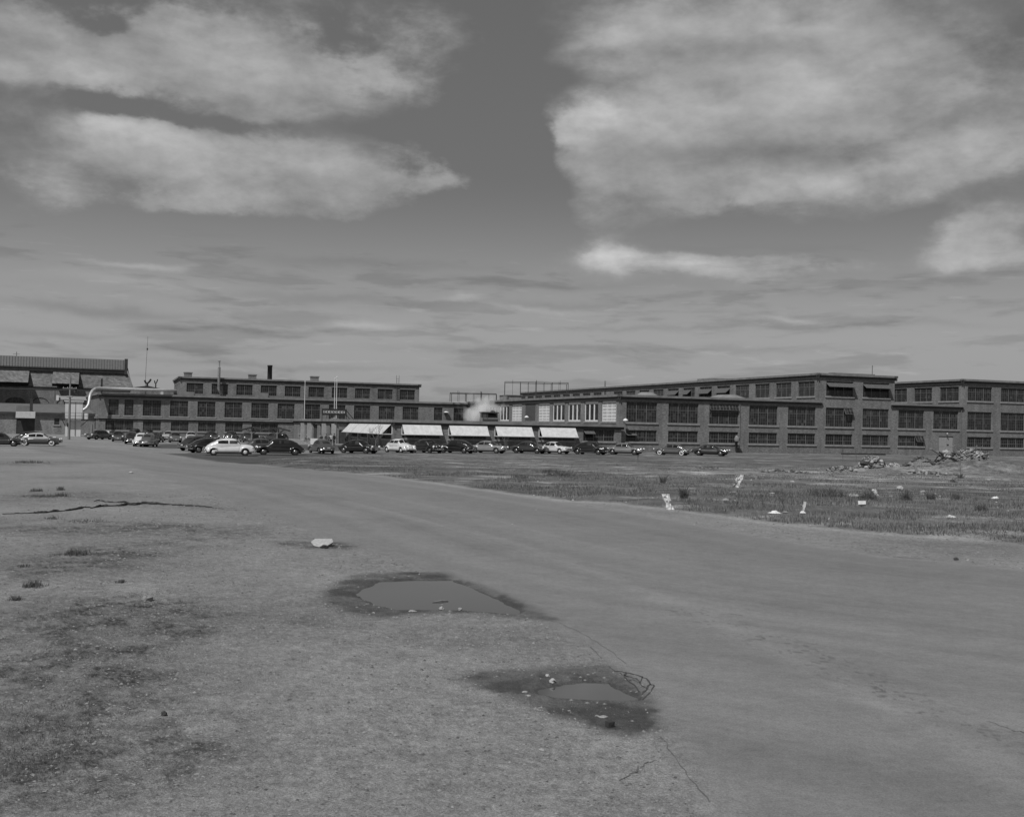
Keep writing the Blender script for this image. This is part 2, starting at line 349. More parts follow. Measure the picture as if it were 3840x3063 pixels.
# ladder cage, lightning rods and a low roof box on the long wing
c = MB()
for dx in (0, .5): c.bar((W1a-.1, 84+dx, 8.3), (W1a-.1, 84+dx, 14.6), .07)
for k in range(14): c.bar((W1a-.1, 84, 8.6+k*.4), (W1a-.1, 84.5, 8.6+k*.4), .05)
c.build('roof_ladder', MT['steel'], rb)
MB().tube([(46.8, 1, 13.2), (46.8, 1, 14.9)], .05, 5).build('lightning_rod', MT['steel'], rb)
MB().box(37.5, 41.5, 38, 44, 12.7, 13.75).build('roof_box', MT['coping'], rb)
MB().box(38.5, 47, 0.5, 1.5, 13.2, 13.4).build('roof_box', MT['coping'], rb)
# ================================================================== single-storey block with awnings
PC = Vector((-16.634, 158.4249, 0))
cb = empty('awning_building', PC, TH, label='low flat roofed brick block with pale awnings over its windows', cat='building')
CF = Face((0, 0, 0), (1, 0, 0), (0, -1, 0)); CL = Face((0, 0, 0), (0, 1, 0), (-1, 0, 0)); CD = Face((-2.4, 31, 0), (0, 1, 0), (-1, 0, 0)); CE = Face((-2.4, 31, 0), (1, 0, 0), (0, -1, 0))
fw = [(1.2, 5.5), (8.1, 5.6), (15.1, 5.5), (22.0, 5.6), (29.1, 5.1)]; sw = [(1.5+7.45*i, 6.0) for i in range(4)]
dw = [(4.2, 2.0, 1.3, 3.1), (13.2, 2.6, 1.1, 3.1), (26.5, 3.4, 1.2, 3.1), (36, 3.4, 1.2, 3.1)]; dd = (18.6, 23.6, 0, 3.2)
m_ = MB()
CF.wall(m_, 0, 35.35, 0, 3.75, [(a, a+b, 1.5, 3.28) for a, b in fw]); CL.wall(m_, 0, 31, 0, 3.75, [(a, a+b, 1.3, 3.28) for a, b in sw])
CD.wall(m_, 0, 46.9, 0, 3.75, [(a, a+b, z0, z1) for a, b, z0, z1 in dw]+[dd], rev=.4); CE.wall(m_, 0, 2.4, 0, 3.75, [(.5, 1.7, 0, 2.3)])
m_.quad((35.35, 0, 0), (35.35, .8, 0), (35.35, .8, 3.75), (35.35, 0, 3.75))
m_.build('wall', MT['brick'], cb)
MB().box(.1, 35.3, .1, 78, 3.6, 3.7).box(-2.3, .1, 31.1, 77.5, 3.6, 3.7).build('roof', MT['roofing'], cb)
coping(cb, 'coping', [(CF, -.38, 35.7), (CL, -.38, 31), (CE, -.38, 2.4), (CD, -.38, 46.9)], 4.1, .42, .4, .38)
for i, (a, b) in enumerate(fw):
    o = window(cb, CF, a, 1.5, b, 1.78, 3, 4, 3)
    if i == 4: open_sash(o, 0, b/3, 1.55, .55, 1.1, True)
for a, b in sw: window(cb, CL, a, 1.3, b, 1.98, 3, 4, 3)
for a, b, z0, z1 in dw: window(cb, CD, a, z0, b, z1-z0, 1 if b < 3 else 2, 3, 4)
CD.band(dm := MB(), 18.7, 23.5, -.3, -.38, 0, 3.15)
for k in range(5): CD.band(dm, 18.7+k*1.2, 18.8+k*1.2, -.24, -.3, 0, 3.15)
dm.build('door', MT['door_dark'], cb)
CE.band(dm := MB(), .52, 1.68, -.1, -.16, 0, 2.28); dm.build('door', MT['door_dark'], cb)
# pilasters of the entrance side
for s in (.25, 9.6, 25, 33.2):
    CD.band(pm := MB(), s-.35 if s > 1 else -.1, s+.4, .7, .003, 0, 3.3); pm.build('pilaster', MT['column'], cb)
    for zz in ((-1),): pass
for s in (8.45, 15.9, 23.3, 30.5):
    CL.band(pm := MB(), s-.22, s+.2, .35, .003, 0, 3.3); pm.build('pilaster', MT['column'], cb)
def awning(face, a, b, proj=1.42, zt=3.55, zb=2.0):
    # slatted metal awning: overlapping slats on two side frames
    root = MB(); n = 15
    for k in range(n):
        t0, t1 = k/n, (k+.9)/n
        def pt(u, t, lift): return face.p(u, .06+proj*t, zt+(zb-zt)*t+lift)
        root.slab(pt(a, t1, .0), pt(b, t1, .0), pt(b, t0, .025), pt(a, t0, .025), .012)
    o = root.build('awning', MT['awning'], cb)
    fr = MB()
    for u in (a, b):
        fr.bar(face.p(u, .05, zt), face.p(u, .05, zb), .13); fr.bar(face.p(u, .05, zb), face.p(u, proj+.06, zb), .13)
    fr.bar(face.p(a, proj+.08, zb), face.p(b, proj+.08, zb), .09)
    for t in (.33, .66): fr.bar(face.p(a+(b-a)*t, .06, zt-.05), face.p(a+(b-a)*t, proj, zb-.04), .05)
    fr.build('awning_frame', MT['awning_frame'], o)
for a, b in fw[:4]: awning(CF, a-.05, a+b+.1)
for a, b in sw: awning(CL, a-.6, a+b+.65, 1.5)
gooseneck(cb, CF, 35.2, 4.3, .01) if False else None
# ================================================================== left factory block
PL = Vector((-80.804, 219., 0))
lb = empty('office_building', PL, TH, label='brick factory with a set-back third storey and round black chimney, at the left', cat='building')
LF = Face((0, 0, 0), (1, 0, 0), (0, -1, 0)); e_ = Vector((-3, 36, 0)); LS = Face((0, 0, 0), e_, (-36, -3, 0)); SL = e_.length
LEND = 75.5
l2 = [(1.8, 1.9), (4.75, 1.7), (8.2, 3.45)] + [(13.35+5.3*i, 3.48) for i in range(9)] + [(60.95, 3.5), (67.9, 1.9), (72.3, 2.3)]
l2 = [w for w in l2 if w[0] < 75]
l1 = [(1.3, 5.2, 3), (8.3, 3.4, 2), (13.6, 3.4, 2), (18.85, 3.45, 2), (24.15, 3.45, 2), (29.4, 5.3, 3)]
l3 = [(16.6+4.94*i, 3.28) for i in range(10)]
ls2 = [(1.6+2.9*i, 1.0) for i in range(12)]
m_ = MB()
LF.wall(m_, 0, LEND, 0, 8.05, [(a, a+b, 4.08, 7.24) for a, b in l2]+[(a, a+b, 1.18, 3.12) for a, b, _ in l1])
LS.wall(m_, 0, SL, 0, 8.05, [(a, a+b, 4.08, 7.24) for a, b in ls2]+[(a, a+b, 1.18, 3.12) for a, b in ls2])
T0, T1, TY = 15.3, 65.3, 3.0
LT = Face((T0, TY, 0), (1, 0, 0), (0, -1, 0)); LTL = Face((T0, TY, 0), (0, 1, 0), (-1, 0, 0)); LTR = Face((T1, TY, 0), (0, 1, 0), (1, 0, 0))
LT.wall(m_, 0, T1-T0, 8.0, 11.9, [(a-T0, a-T0+b, 8.78, 10.98) for a, b in l3]); LTL.wall(m_, 0, 24, 8, 11.9, [(2.5, 6, 8.78, 10.98), (10, 13.5, 8.78, 10.98), (17.5, 21, 8.78, 10.98)]); LTR.wall(m_, 0, 24, 8, 11.9, [])
m_.build('wall', MT['brick'], lb)
MB().box(.3, LEND-.1, .3, 36, 7.75, 7.85).box(T0+.2, T1-.2, TY+.2, TY+24, 11.6, 11.7).build('roof', MT['roofing'], lb)
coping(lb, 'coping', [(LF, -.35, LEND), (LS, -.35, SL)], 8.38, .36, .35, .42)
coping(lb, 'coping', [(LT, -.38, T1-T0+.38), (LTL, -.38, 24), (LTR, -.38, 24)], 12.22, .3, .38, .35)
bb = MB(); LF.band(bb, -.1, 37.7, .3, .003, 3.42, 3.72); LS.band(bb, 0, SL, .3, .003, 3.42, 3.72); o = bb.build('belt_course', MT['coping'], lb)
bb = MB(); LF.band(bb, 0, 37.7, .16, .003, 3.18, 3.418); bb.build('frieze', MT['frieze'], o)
for a, b in l2: window(lb, LF, a, 4.08, b, 3.16, 2 if b > 3 else 1, 4, 6, sill=b < 3.46 or True, lintel=True)
for a, b, s in l1: window(lb, LF, a, 1.18, b, 1.94, s, 4, 4)
for a, b in l3: window(lb, LT, a-T0, 8.78, b, 2.2, 2, 4, 4, sill=False, lintel=True)
for i, (a, b) in enumerate(ls2):
    window(lb, LS, a, 4.08, b, 3.16, 1, 4, 6, lintel=False); window(lb, LS, a, 1.18, b, 1.94, 1, 4, 4)
for s in (2.5, 10, 17.5): window(lb, LTL, s, 8.78, 3.5, 2.2, 2, 4, 4, sill=False)
O3 = PL + B*TY
def vb(x0, x1, y0):
    u0 = uz(O3+B*6, A, x0, y0)[0]; u1, z1 = uz(O3+B*6, A, x1, y0)
    v = MB().box(u0, u1, TY+6, TY+8, 11.6, z1); v.box(u0-.12, u1+.12, TY+5.9, TY+8.1, z1-.02, z1+.18, 1); v.build('vent_shaft', [MT['brick'], MT['coping']], lb)
vb(692, 720.5, 1399); vb(935, 962, 1407); vb(1169, 1196, 1414)
u0, zc = uz(O3+B*12, A, 1012.5, 1369.5)
ch = MB(); ch.tube([(u0, TY+12, 11.6), (u0, TY+12, zc-.35), (u0, TY+12, zc-.34), (u0, TY+12, zc)], [.52, .5, .57, .55], 16); ch.build('chimney', MT['stack'], lb)
u0 = uz(PL+B*2, A, 820, 1460)[0]
MB().tube([(u0+.9, 2.6, 8.3), (u0+.3, 2.1, 9.2), (u0, 2., 9.9), (u0, 2., 14.3)], .27, 10).build('flue', MT['brick_old'], lb)
MB().tube([(u0, 2., 14.3), (u0, 2., 15.2), (u0-.05, 1.9, 15.7)], [.17, .17, .3], 10).build('flue_cowl', MT['galv'], lb)
ld = MB(); ul = uz(O3, A, 1490, 1460)[0]
for dx in (-.28, .28): ld.bar((ul+dx, TY-.25, 8.2), (ul+dx, TY-.25, 14), .06)
for k in range(13): ld.bar((ul-.28, TY-.25, 8.4+k*.4), (ul+.28, TY-.25, 8.4+k*.4), .05)
ld.build('roof_ladder', MT['steel'], lb)
MB().box(15.3-3.2, 18.0, .9, 2.9, 7.9, 9.1).build('roof_box', MT['coping'], lb)
u_ = uz(PL+B*2, A, 985, 1475)[0]; MB().box(u_-1.1, u_+1.1, 1.6, 2.8, 8.3, 9.35).build('roof_box', MT['coping'], lb)
gp_ = MB()
ut = uz(PL, A, 1671, 1550)[0]
LF.band(gp_, ut-.05, ut+.05, .5, .4, 3.7, 6.2); gp_.build('lamp_post', MT['steel'], lb)
MB().tube([(ut, -.45, 6.2), (ut, -.45, 6.45)], [.6, .2], 10).build('lamp_shade', MT['white'], lb)
# silver duct over the left factory roof
dk = []
for px, py, Y in ((300, 1541, 213), (312, 1538, 213), (324, 1530, 213.3), (332, 1518, 213.6), (335, 1505, 214), (336, 1492, 214.3), (340, 1477, 214.8), (347, 1465, 215.6), (358, 1458, 216.6), (371, 1456, 218)):
    dk.append(at_depth(px, py, Y))
dirr = PL+Vector((0, 0, 0)); p_ = dk[-1]
for t in (4, 8, 11.5): dk.append(p_ + A*t)
dk.append(p_ + A*13.5 + B*.6); dk.append(p_ + A*14.5 + B*2.5)
dq = MB(); dq.tube(dk, .3, 16)
duct = dq.build('exhaust_duct', MT['galv']); tag(duct, 'thick shiny metal duct curving up from the white hopper house and along the roof', 'duct')
# ================================================================== far hall at the left edge
PH = Vector((-100, 270, 0))
hb = empty('hall_building', PH, TH, label='tall old hall with steep slate roof and ribbed clerestory, at the far left edge', cat='building')
def frange_(a, b, n): return [a+(b-a)*i/(n-1) for i in range(n)]
HX0, HX1 = -75., 7.9
HF = Face((0, 0, 0), (1, 0, 0), (0, -1, 0))
m_ = MB()
arch = []
for i, uc in enumerate((uz(PH, A, 58, 1500)[0], uz(PH, A, 151, 1500)[0], uz(PH, A, 244, 1500)[0])):
    arch.append(uc)
HF.wall(m_, HX0, HX1, 0, 11.0, [(uc-2.2, uc+2.2, 3.6, 8.0) for uc in arch[:1]])
m_.quad((HX1, 0, 0), (HX1, 26, 0), (HX1, 26, 11), (HX1, 0, 11)); m_.add([(HX1, 0, 11), (HX1, 26, 11), (HX1-1.6, 20, 18), (HX1-1.6, 2.5, 18)], [(0, 1, 2, 3)])
for uc in arch: # segmental arch heads fill the square opening corners
    for s in (-1, 1): m_.add([HF.p(uc+s*2.2, .004, 8.0), HF.p(uc+s*2.2, .004, 7.1), HF.p(uc+s*1.5, .004, 7.65), HF.p(uc+s*.7, .004, 7.93), HF.p(uc, .004, 8.0)], [(0, 1, 2, 3, 4)])
m_.build('wall', MT['brick_old'], hb)
window(hb, HF, arch[0]-2.2, 3.6, 4.4, 4.4, 3, 4, 7)
for uc in arch[1:]:
    am = MB(); am.tube([HF.p(uc+2.1*math.sin(t), .03, 5.9+2.1*math.cos(t)) for t in frange_(-1.1, 1.1, 9)], .09, 5); am.build('arch_band', MT['frieze'], hb)
MB().quad((HX0, -.12, 10.6), (HX1+.1, -.12, 10.6), (HX1-1.4, 1.9, 15.3), (HX0, 1.9, 15.3)).build('roof', MT['slate'], hb)
g = MB(); g.tube([(HX0, -.22, 10.55), (HX1+.2, -.22, 10.55)], .12, 8); g.build('gutter', MT['steel'], hb)
mo = MB(); mo.box(HX0, HX1-1.9, 1.0, 20, 15.35, 17.75)
mo2 = mo.build('clerestory', MT['ribbed'], hb)
rbm = MB()
x = HX0
while x < HX1-2.1: rbm.box(x, x+.12, .93, 1.003, 15.4, 17.7); x += .62
rbm.build('rib', MT['rib_dark'], mo2)
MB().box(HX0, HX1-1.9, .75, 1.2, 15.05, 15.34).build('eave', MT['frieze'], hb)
MB().box(HX0, HX1-1.6, .9, 2.2, 14.5, 15.05).build('soffit_band', MT['frieze'], hb)  # dark strip stands in for the shadow under the clerestory
MB().box(HX1-1.9, HX1-1.15, .8, 20, 14.2, 18.0).build('gable_parapet', MT['frieze'], hb)
# sheeted dormers on the slope
for (x0, x1) in ((59-160, 109), (198, 297)):
    ua = uz(PH, A, x0, 1400)[0]; ub = uz(PH, A, x1, 1400)[0]; db = MB()
    db.slab((ua, -2.4, 11.4), (ub, -2.4, 11.4), (ub, 1.2, 14.3), (ua, 1.2, 14.3), .08)
    o = db.build('dormer', brick_mat('dormer_sheet', .165, .13, .5, .4, .1), hb)
    MB().quad((ub, -2.3, 11.3), (ub, 1.0, 14.1), (ub, 1.0, 11.0), (ub, -2.3, 10.9)).quad((ua, -2.3, 11.35), (ub, -2.3, 11.35), (ub, -2.0, 10.75), (ua, -2.0, 10.75)).build('dormer_side', MT['under'], o)
MB().bar((HX1-1.2, .6, 15), (HX1+.3, -.7, 10.4), .3, .3).build('verge', MT['coping'], hb)
for px in (236, 250): pass
# lower annexe with lean-to roof, garage door and small window
PA = PL + B*8
ab = empty('annexe_building', PA, TH, label='low brick annexe with lean-to roof, pale garage canopy and one small window, at the left', cat='building')
AF = Face((0, 0, 0), (1, 0, 0), (0, -1, 0))
def ua_(px, py): return uz(PA, A, px, py)
a0, a1 = -60., -.75; ze = ua_(180, 1547)[1]
gw0, gz1 = ua_(62, 1567); gw1, _ = ua_(131, 1567); w0, wz0 = ua_(203, 1592); w1, wz1 = ua_(223, 1568)
m_ = MB(); AF.wall(m_, a0, a1, 0, ze, [(gw0, gw1, 0, gz1), (w0, w1, wz0, wz1)]); m_.build('wall', MT['brick_old'], ab)
window(ab, AF, w0, wz0, w1-w0, wz1-wz0, 1, 3, 3)
zt = uz(PH, A, 180, 1516)[1]
MB().quad((a0, -.4, ze-.05), (a1, -.4, ze-.05), (a1-2.8, 41, zt), (a0, 41, zt)).build('roof', plain('shingle_roof', .14, .95, .35, 2, stretch=(.4, .4, 2)), ab)
MB().box(a0, a1, -.5, -.4, ze-.45, ze).build('fascia', MT['frieze'], ab)
gd = MB(); gd.box(gw0, gw1, .1, .18, 0, gz1)
for k in range(9): gd.box(gw0, gw1, .08, .1, .15+k*.35, .2+k*.35)
gd.build('garage_door', MT['frieze'], ab)
za = ua_(100, 1543)[1]
gc = MB(); gc.slab((gw0-.1, -1.1, gz1), (gw1+.1, -1.1, gz1), (gw1+.1, -.5, za), (gw0-.1, -.5, za), .05); gc.build('canopy', MT['column'], ab)
pq = MB(); x0 = ua_(56, 1530)[0]; x1 = ua_(109, 1530)[0]; pq.box(x0, x1, 3, 6, ze+.2, uz(PA+B*3, A, 90, 1521)[1]); pq.build('roof_box', MT['lintel'], ab)
cx = ua_(114, 1515)[0]; pq = MB(); pq.box(cx-.25, cx+.28, 2.2, 2.8, ze-.1, uz(PA+B*2, A, 114, 1494)[1]); pq.build('chimney', MT['frieze'], ab)
x0 = uz(PA+B*30, A, 217, 1493)[0]; x1 = uz(PA+B*30, A, 326, 1493)[0]; z0_ = uz(PA+B*30, A, 270, 1501)[1]; z1_ = uz(PA+B*30, A, 270, 1487)[1]
pq = MB(); pq.slab((x0, 29, z0_), (x1, 29, z0_), (x1, 30, z1_), (x0, 30, z1_), .1); cn = pq.build('canopy', MT['ribbed'], ab)
pq = MB(); k = x0
while k < x1: pq.slab((k, 28.97, z0_), (k+.1, 28.97, z0_), (k+.1, 29.97, z1_), (k, 29.97, z1_), .02); k += .55
pq.build('rib', MT['rib_dark'], cn)
MB().box(x0-.3, x0+.25, 28.8, 29.3, z0_-.1, z1_+.2).build('canopy_end', MT['white'], cn)
# pipe run and hangers on the hall
pr = MB(); z_ = uz(PA+B*38, A, 180, 1462)[1]; L0 = uz(PA+B*38, A, 40, 1462)[0]; L1 = uz(PA+B*38, A, 480, 1462)[0]
pr.tube([(L0-10, 38, z_), (L1, 38, z_)], .12, 8)
for px in (110, 119, 206, 303):
    uu = uz(PA+B*38, A, px, 1480)[0]; pr.bar((uu, 38, z_), (uu, 38, z_-2.4), .1)
o = pr.build('pipe_run', MT['steel']); o.location = PA; o.rotation_euler = (0, 0, TH); tag(o, 'long thin dark pipe with hangers running along the old hall wall', 'pipe')
# white hopper house
bx0, by0 = 245, 1634
T = gp(273, 1636); tw = empty('hopper_house', T, TH, label='narrow pale sheet metal tower with railed platform between the annexe and the brick factory', cat='tower')
m_ = MB(); m_.box(-1.35, 1.3, 0, 2.4, 0, 3.2); m_.build('lower_wall', MT['cream'], tw)
m_ = MB(); m_.box(-1.42, 1.55, -.08, 2.5, 3.2, 6.35); m_.build('upper_wall', MT['cream'], tw)
m_ = MB(); m_.box(-1.6, 1.75, -.3, 2.7, 6.35, 6.5); m_.build('roof', MT['white'], tw)
m_ = MB(); m_.box(-1.9, -1.43, -.5, 2.5, 3.05, 3.18); m_.box(-1.43, 1.56, -.85, -.09, 3.05, 3.18); m_.box(1.56, 3.1, -.5, 2.5, 3.05, 3.18); m_.build('platform', MT['steel'], tw)
m_ = MB()
for zz in (3.75, 4.3): m_.bar((-1.9, -.85, zz), (3.1, -.85, zz), .05); m_.bar((-1.9, -.85, zz), (-1.9, 2.4, zz), .05)
for xx in (-1.9, -.8, .3, 1.4, 2.4, 3.1): m_.bar((xx, -.85, 3.1), (xx, -.85, 4.3), .05)
m_.build('railing', MT['steel'], tw)
m_ = MB(); m_.bar((-1.9, -.5, 3.1), (-1.35, -.02, 1.9), .09); m_.bar((2.6, -.5, 3.1), (1.3, -.02, 1.9), .09)
for xx in (.35,): m_.bar((xx, -.1, .1), (xx, -.1, 6.3), .06)
m_.build('bracket', MT['steel'], tw)
MB().box(-1.05, -.5, -.2, -.02, 2.55, 3.05).build('lamp_box', MT['white'], tw)
MB().box(1.7, 2.5, .2, 1.2, 3.18, 4.3).build('hopper_box', MT['white'], tw)
# ------------------------------------------------------------------ poles, racks, chimneys on roofs
def pole(px, py, top_y, r=.14, label='', cross=()):
    b = gp(px, py); o = empty('utility_pole', b, 0, label=label, cat='utility pole')
    d = ray(px, top_y); t = b.y/d.y; h = CAM_H + d.z*t
    m = MB(); m.tube([(0, 0, -.3), (0, 0, h*.5), (0, 0, h)], [r*1.25, r, r*.7], 10); m.build('pole', MT['wood'], o)
    for (z, w) in cross:
        m = MB(); m.box(-w, w, -.2, -.08, z-.06, z+.06)
        m.build('crossarm', MT['wood'], o)
        m = MB()
        for k in range(4): x = -w+.1+k*(2*w-.2)/3; m.tube([(x, -.14, z+.06), (x, -.14, z+.2)], .04, 6)
        m.build('insulator', MT['white'], o)
    return o, h
po, ph = pole(258, 1648, 1413, .17, 'tall weathered utility pole in front of the pale sheet metal tower', ((7.95, 1.1), (6.6, .45)))
m = MB(); m.tube([(.75, .1, 7.3), (.75, .1, 8.1)], .22, 10); m.build('transformer', MT['steel'], po); MB().box(-.3, -.12, -.3, .1, 2.0, 2.6).build('switch_box', MT['stack'], po)
o, _ = pole(343, 1640, 1590, .2, 'short thick dark post beside the corner of the brick factory')
q2 = at_depth(62, 1330, 305)
o2 = empty('utility_pole', (q2.x, q2.y, 0), 0, label='pole with small crossarm sticking up behind the hall roof at the left edge', cat='utility pole')
hh = 3.4+(1561-1318)*305/4200
MB().tube([(0, 0, -.3), (0, 0, hh)], [.17, .1], 8).build('pole', MT['wood'], o2); MB().box(-.9, .9, -.15, -.05, hh-.7, hh-.58).build('crossarm', MT['wood'], o2)
# antenna
pb = at_depth(545, 1445, 262); an = empty('radio_mast', (pb.x, pb.y, 0), 0, label='hair-thin tall radio mast rising behind the left factory roof', cat='mast')
zt = at_depth(561, 1262, 262).z
MB().tube([(0, 0, 0), (0, 0, zt*.6), (.3, 0, zt)], [.06, .045, .03], 5).build('mast', MT['steel'], an); MB().tube([(.25, 0, zt*.86), (.25, 0, zt*.88)], .16, 6).build('antenna_head', MT['steel'], an)
gb = at_depth(552, 1462, 262); g_ = empty('gable_shed', (gb.x, gb.y, 0), TH, label='low dark gable roof with two roof vents peeking over the left factory', cat='building')
w_ = 7.2; zr = at_depth(552, 1446, 262).z; zl = at_depth(500, 1455, 262).z
m = MB(); m.add([(-w_*.55, 0, zl), (0, 0, zr), (w_*.45, 0, zl), (w_*.45, 15, zl), (0, 15, zr), (-w_*.55, 15, zl)], [(0, 1, 4, 5), (1, 2, 3, 4), (0, 2, 1)]); m.build('roof', MT['steel'], g_)
MB().box(-w_*.5, w_*.42, .3, 14.7, 0, zl-.02).build('wall', MT['brick_old'], g_)
for dx, w2 in ((0, 1.), (1.9, .5)):
    m = MB(); m.tube([(dx, 1, zr-.6), (dx, 1, zr+.7)], .22*w2+.05, 6); m.tube([(dx-.6*w2, 1, zr+1.3), (dx-.35*w2, 1, zr+.7), (dx, 1, zr+.55), (dx+.5*w2, 1, zr+1.0), (dx+.8*w2, 1, zr+1.6)], .2*w2+.04, 6); m.build('roof_vent', MT['stack'], g_)
# stack over hall
q = at_depth(381, 1450, 240); m = MB(); m.tube([(0, 0, 0), (0, 0, at_depth(381, 1420, 240).z)], .2, 8)
o = m.build('exhaust_stack', MT['stack']); o.location = (q.x, q.y, 0); tag(o, 'slim dark stack standing just behind the curve of the shiny duct', 'stack')
# roof pipe racks
def rack(name_label, pts_px, Y, ztop_y, zbot_y, n, depth=6.):
    p0 = at_depth(pts_px[0], ztop_y, Y); p1 = at_depth(pts_px[1], ztop_y+(pts_px[1]-pts_px[0])*.021, Y)
    L = p1.x-p0.x; zb = at_depth(pts_px[0], zbot_y, Y).z
    e = empty('pipe_rack', (p0.x, Y, 0), 0, label=name_label, cat='pipe rack', group='pipe racks on the roofs')
    for j, yy in enumerate((0, depth)):
        m = MB(); m.bar((0, yy, p0.z), (L, yy, p0.z), .13)
        m.build('beam', MT['steel'], e)
        for k in range(n):
            x = L*k/(n-1); mm = MB(); mm.bar((x, yy, zb), (x, yy, p0.z + (.5 if k % 3 == 1 else 0)), .07 if k % 2 else .13); mm.build('post', MT['steel'], e)
    m = MB()
    for k in range(n): m.bar((L*k/(n-1), 0, p0.z-.1), (L*k/(n-1), depth, p0.z-.1), .08)
    m.build('cross_beam', MT['steel'], e)
rack('lower pipe rack of thin posts on the flat roof left of the steam', (1688, 1861), 236, 1473, 1505, 7)
rack('taller and longer pipe rack of thin posts behind the right end of the steam', (1893, 2131), 265, 1431, 1500, 9, 8.)
# roof tank with its little hut by the rack
q = at_depth(1918, 1490, 232); e = empty('roof_hut', (q.x, q.y, 0), TH, label='small pale machine hut on the roof left of the long wing', cat='hut')
MB().box(-.9, 2.2, 0, 5, 8.1, 9.9).build('wall', MT['sill'], e); MB().box(-1.05, 2.35, -.2, 5.2, 9.9, 10.0).build('roof', MT['sill'], e)
m = MB(); m.tube([(-1.6, -1, 8.1), (-1.6, -1, 9.7)], .6, 12); m.build('tank', MT['lintel'], e)
# cooling tower and steam
q = at_depth(1839, 1583, 205); ct = empty('cooling_tower', (q.x, q.y, 3.7), TH, label='dark slatted cooling box steaming on the low flat roof', cat='cooling tower')
hz = at_depth(1839, 1545, 205).z-3.7
m = MB(); m.box(-1.45, 1.45, 0, 2, 0, hz*.55); m.build('lower_casing', MT['wood'], ct)
m = MB(); m.box(-1.4, 1.4, .08, 1.9, hz*.55, hz*.92)
m.build('louvres', MT['under'], ct)
m = MB()
for xx in (-1.5, -.6): m.box(xx, xx+.1, -.05, .05, 0, hz)
m.box(-1.5, -.75, -.02, .06, hz*.55, hz*.9)
for k in range(5): m.box(-1.47, 1.47, -.06, .0, .15+k*.2, .22+k*.2)
m.build('slats', MT['wood_dark'], ct)
MB().box(-1.6, 1.6, -.15, 2.15, hz*.92, hz).build('top', MT['steel'], ct)
MB().tube([(.7, .9, hz), (.7, .9, hz+.35)], [.55, .25], 10).build('fan_cowl', MT['stack'], ct)
# steam volume
m = bpy.data.materials.new('steam'); m.use_nodes = True; nt = m.node_tree; nt.nodes.remove(nt.nodes['Principled BSDF'])
N = nt.nodes.new; Lk = nt.links.new; pv = N('ShaderNodeVolumePrincipled'); pv.inputs['Color'].default_value = (1, 1, 1, 1); pv.inputs['Anisotropy'].default_value = 0
tc = N('ShaderNodeTexCoord'); nz = N('ShaderNodeTexNoise'); nz.inputs['Scale'].default_value = .42; nz.inputs['Detail'].default_value = 4; Lk(tc.outputs['Object'], nz.inputs['Vector'])
nm = N('ShaderNodeVectorMath'); nm.operation = 'LENGTH'
mp = N('ShaderNodeMapping'); mp.inputs['Scale'].default_value = (1/5.0, 1/3.2, 1/4.5); Lk(tc.outputs['Object'], mp.inputs[0]); Lk(mp.outputs[0], nm.inputs[0])
def mth(op, a, b, cl=False):
    n = N('ShaderNodeMath'); n.operation = op; n.use_clamp = cl
    for i, x in enumerate((a, b)):
        if isinstance(x, (int, float)): n.inputs[i].default_value = x
        else: Lk(x, n.inputs[i])
    return n.outputs[0]
fall = mth('SUBTRACT', 1.0, nm.outputs['Value'], True)
den = mth('MULTIPLY', mth('ADD', fall, mth('MULTIPLY', mth('SUBTRACT', nz.outputs['Fac'], .56), 3.2), True), 1.0)
den = mth('MULTIPLY', den, mth('MULTIPLY', fall, 2.0)); Lk(den, pv.inputs['Density']); Lk(pv.outputs[0], nt.nodes['Material Output'].inputs['Volume'])
q = at_depth(1806, 1545, 207)
st = MB().box(-5.2, 5.2, -3.2, 3.2, -4.6, 4.6).build('steam_plume', m); st.location = q
tag(st, 'white cloud of steam drifting over the low flat roof beside the cooling box', 'steam')
# ------------------------------------------------------------------ sign and flagpoles over the entrance
e = empty('roof_sign', PC + A*-1.9 + B*42, TH, label='long dark signboard with white lettering on struts above the entrance roof', cat='sign')
Os = PC + A*-1.9 + B*42
s0, zs0 = uz(Os, A, 1207, 1555); s1, zs1 = uz(Os, A, 1300, 1552); zt = uz(Os, A, 1255, 1533)[1]
m = MB(); m.box(s0, s1, 0, .12, zs0, zt); m.build('board', MT['stack'], e)
m = MB()
x = s0+.25; rnd = random.Random(3); zc0, zc1 = zs0+.35*(zt-zs0)-.05, zt-.32*(zt-zs0)
glyph = 0
while x < s1-.35:
    w = rnd.choice((.12, .16, .2)); k = glyph % 4; glyph += 1
    m.box(x, x+.055, -.03, -.002, zc0, zc1)
    if k in (0, 2): m.bar((x+.03, -.016, zc1-.03), (x+w, -.016, zc1-.03), .026, .06); m.bar((x+.03, -.016, zc0+.03), (x+w, -.016, zc0+.03), .026, .06)
    if k in (1, 3): m.bar((x+.03, -.017, zc1), (x+w, -.017, zc0), .03, .06); m.box(x+w, x+w+.05, -.03, -.002, zc0, zc1)
    x += w+.11
m.build('lettering', MT['white'], e)
m = MB()
for xx in (s0+.05, s0+.9, s1-.1): m.bar((xx, .1, 3.7), (xx, .1, zs0+.1), .08)
m.bar((s1-.02, .1, zt), (s1-.02, .1, 3.8), .1); m.bar((s1, .1, zt-.3), (s1+2.0, 2.5, 3.9), .08); m.bar((s1, .1, zs0), (s1+1.2, 1.8, 3.9), .08); m.bar((s0, .05, zs0-.05), (s1, .05, zs0-.05), .05)
m.build('strut', MT['steel'], e)
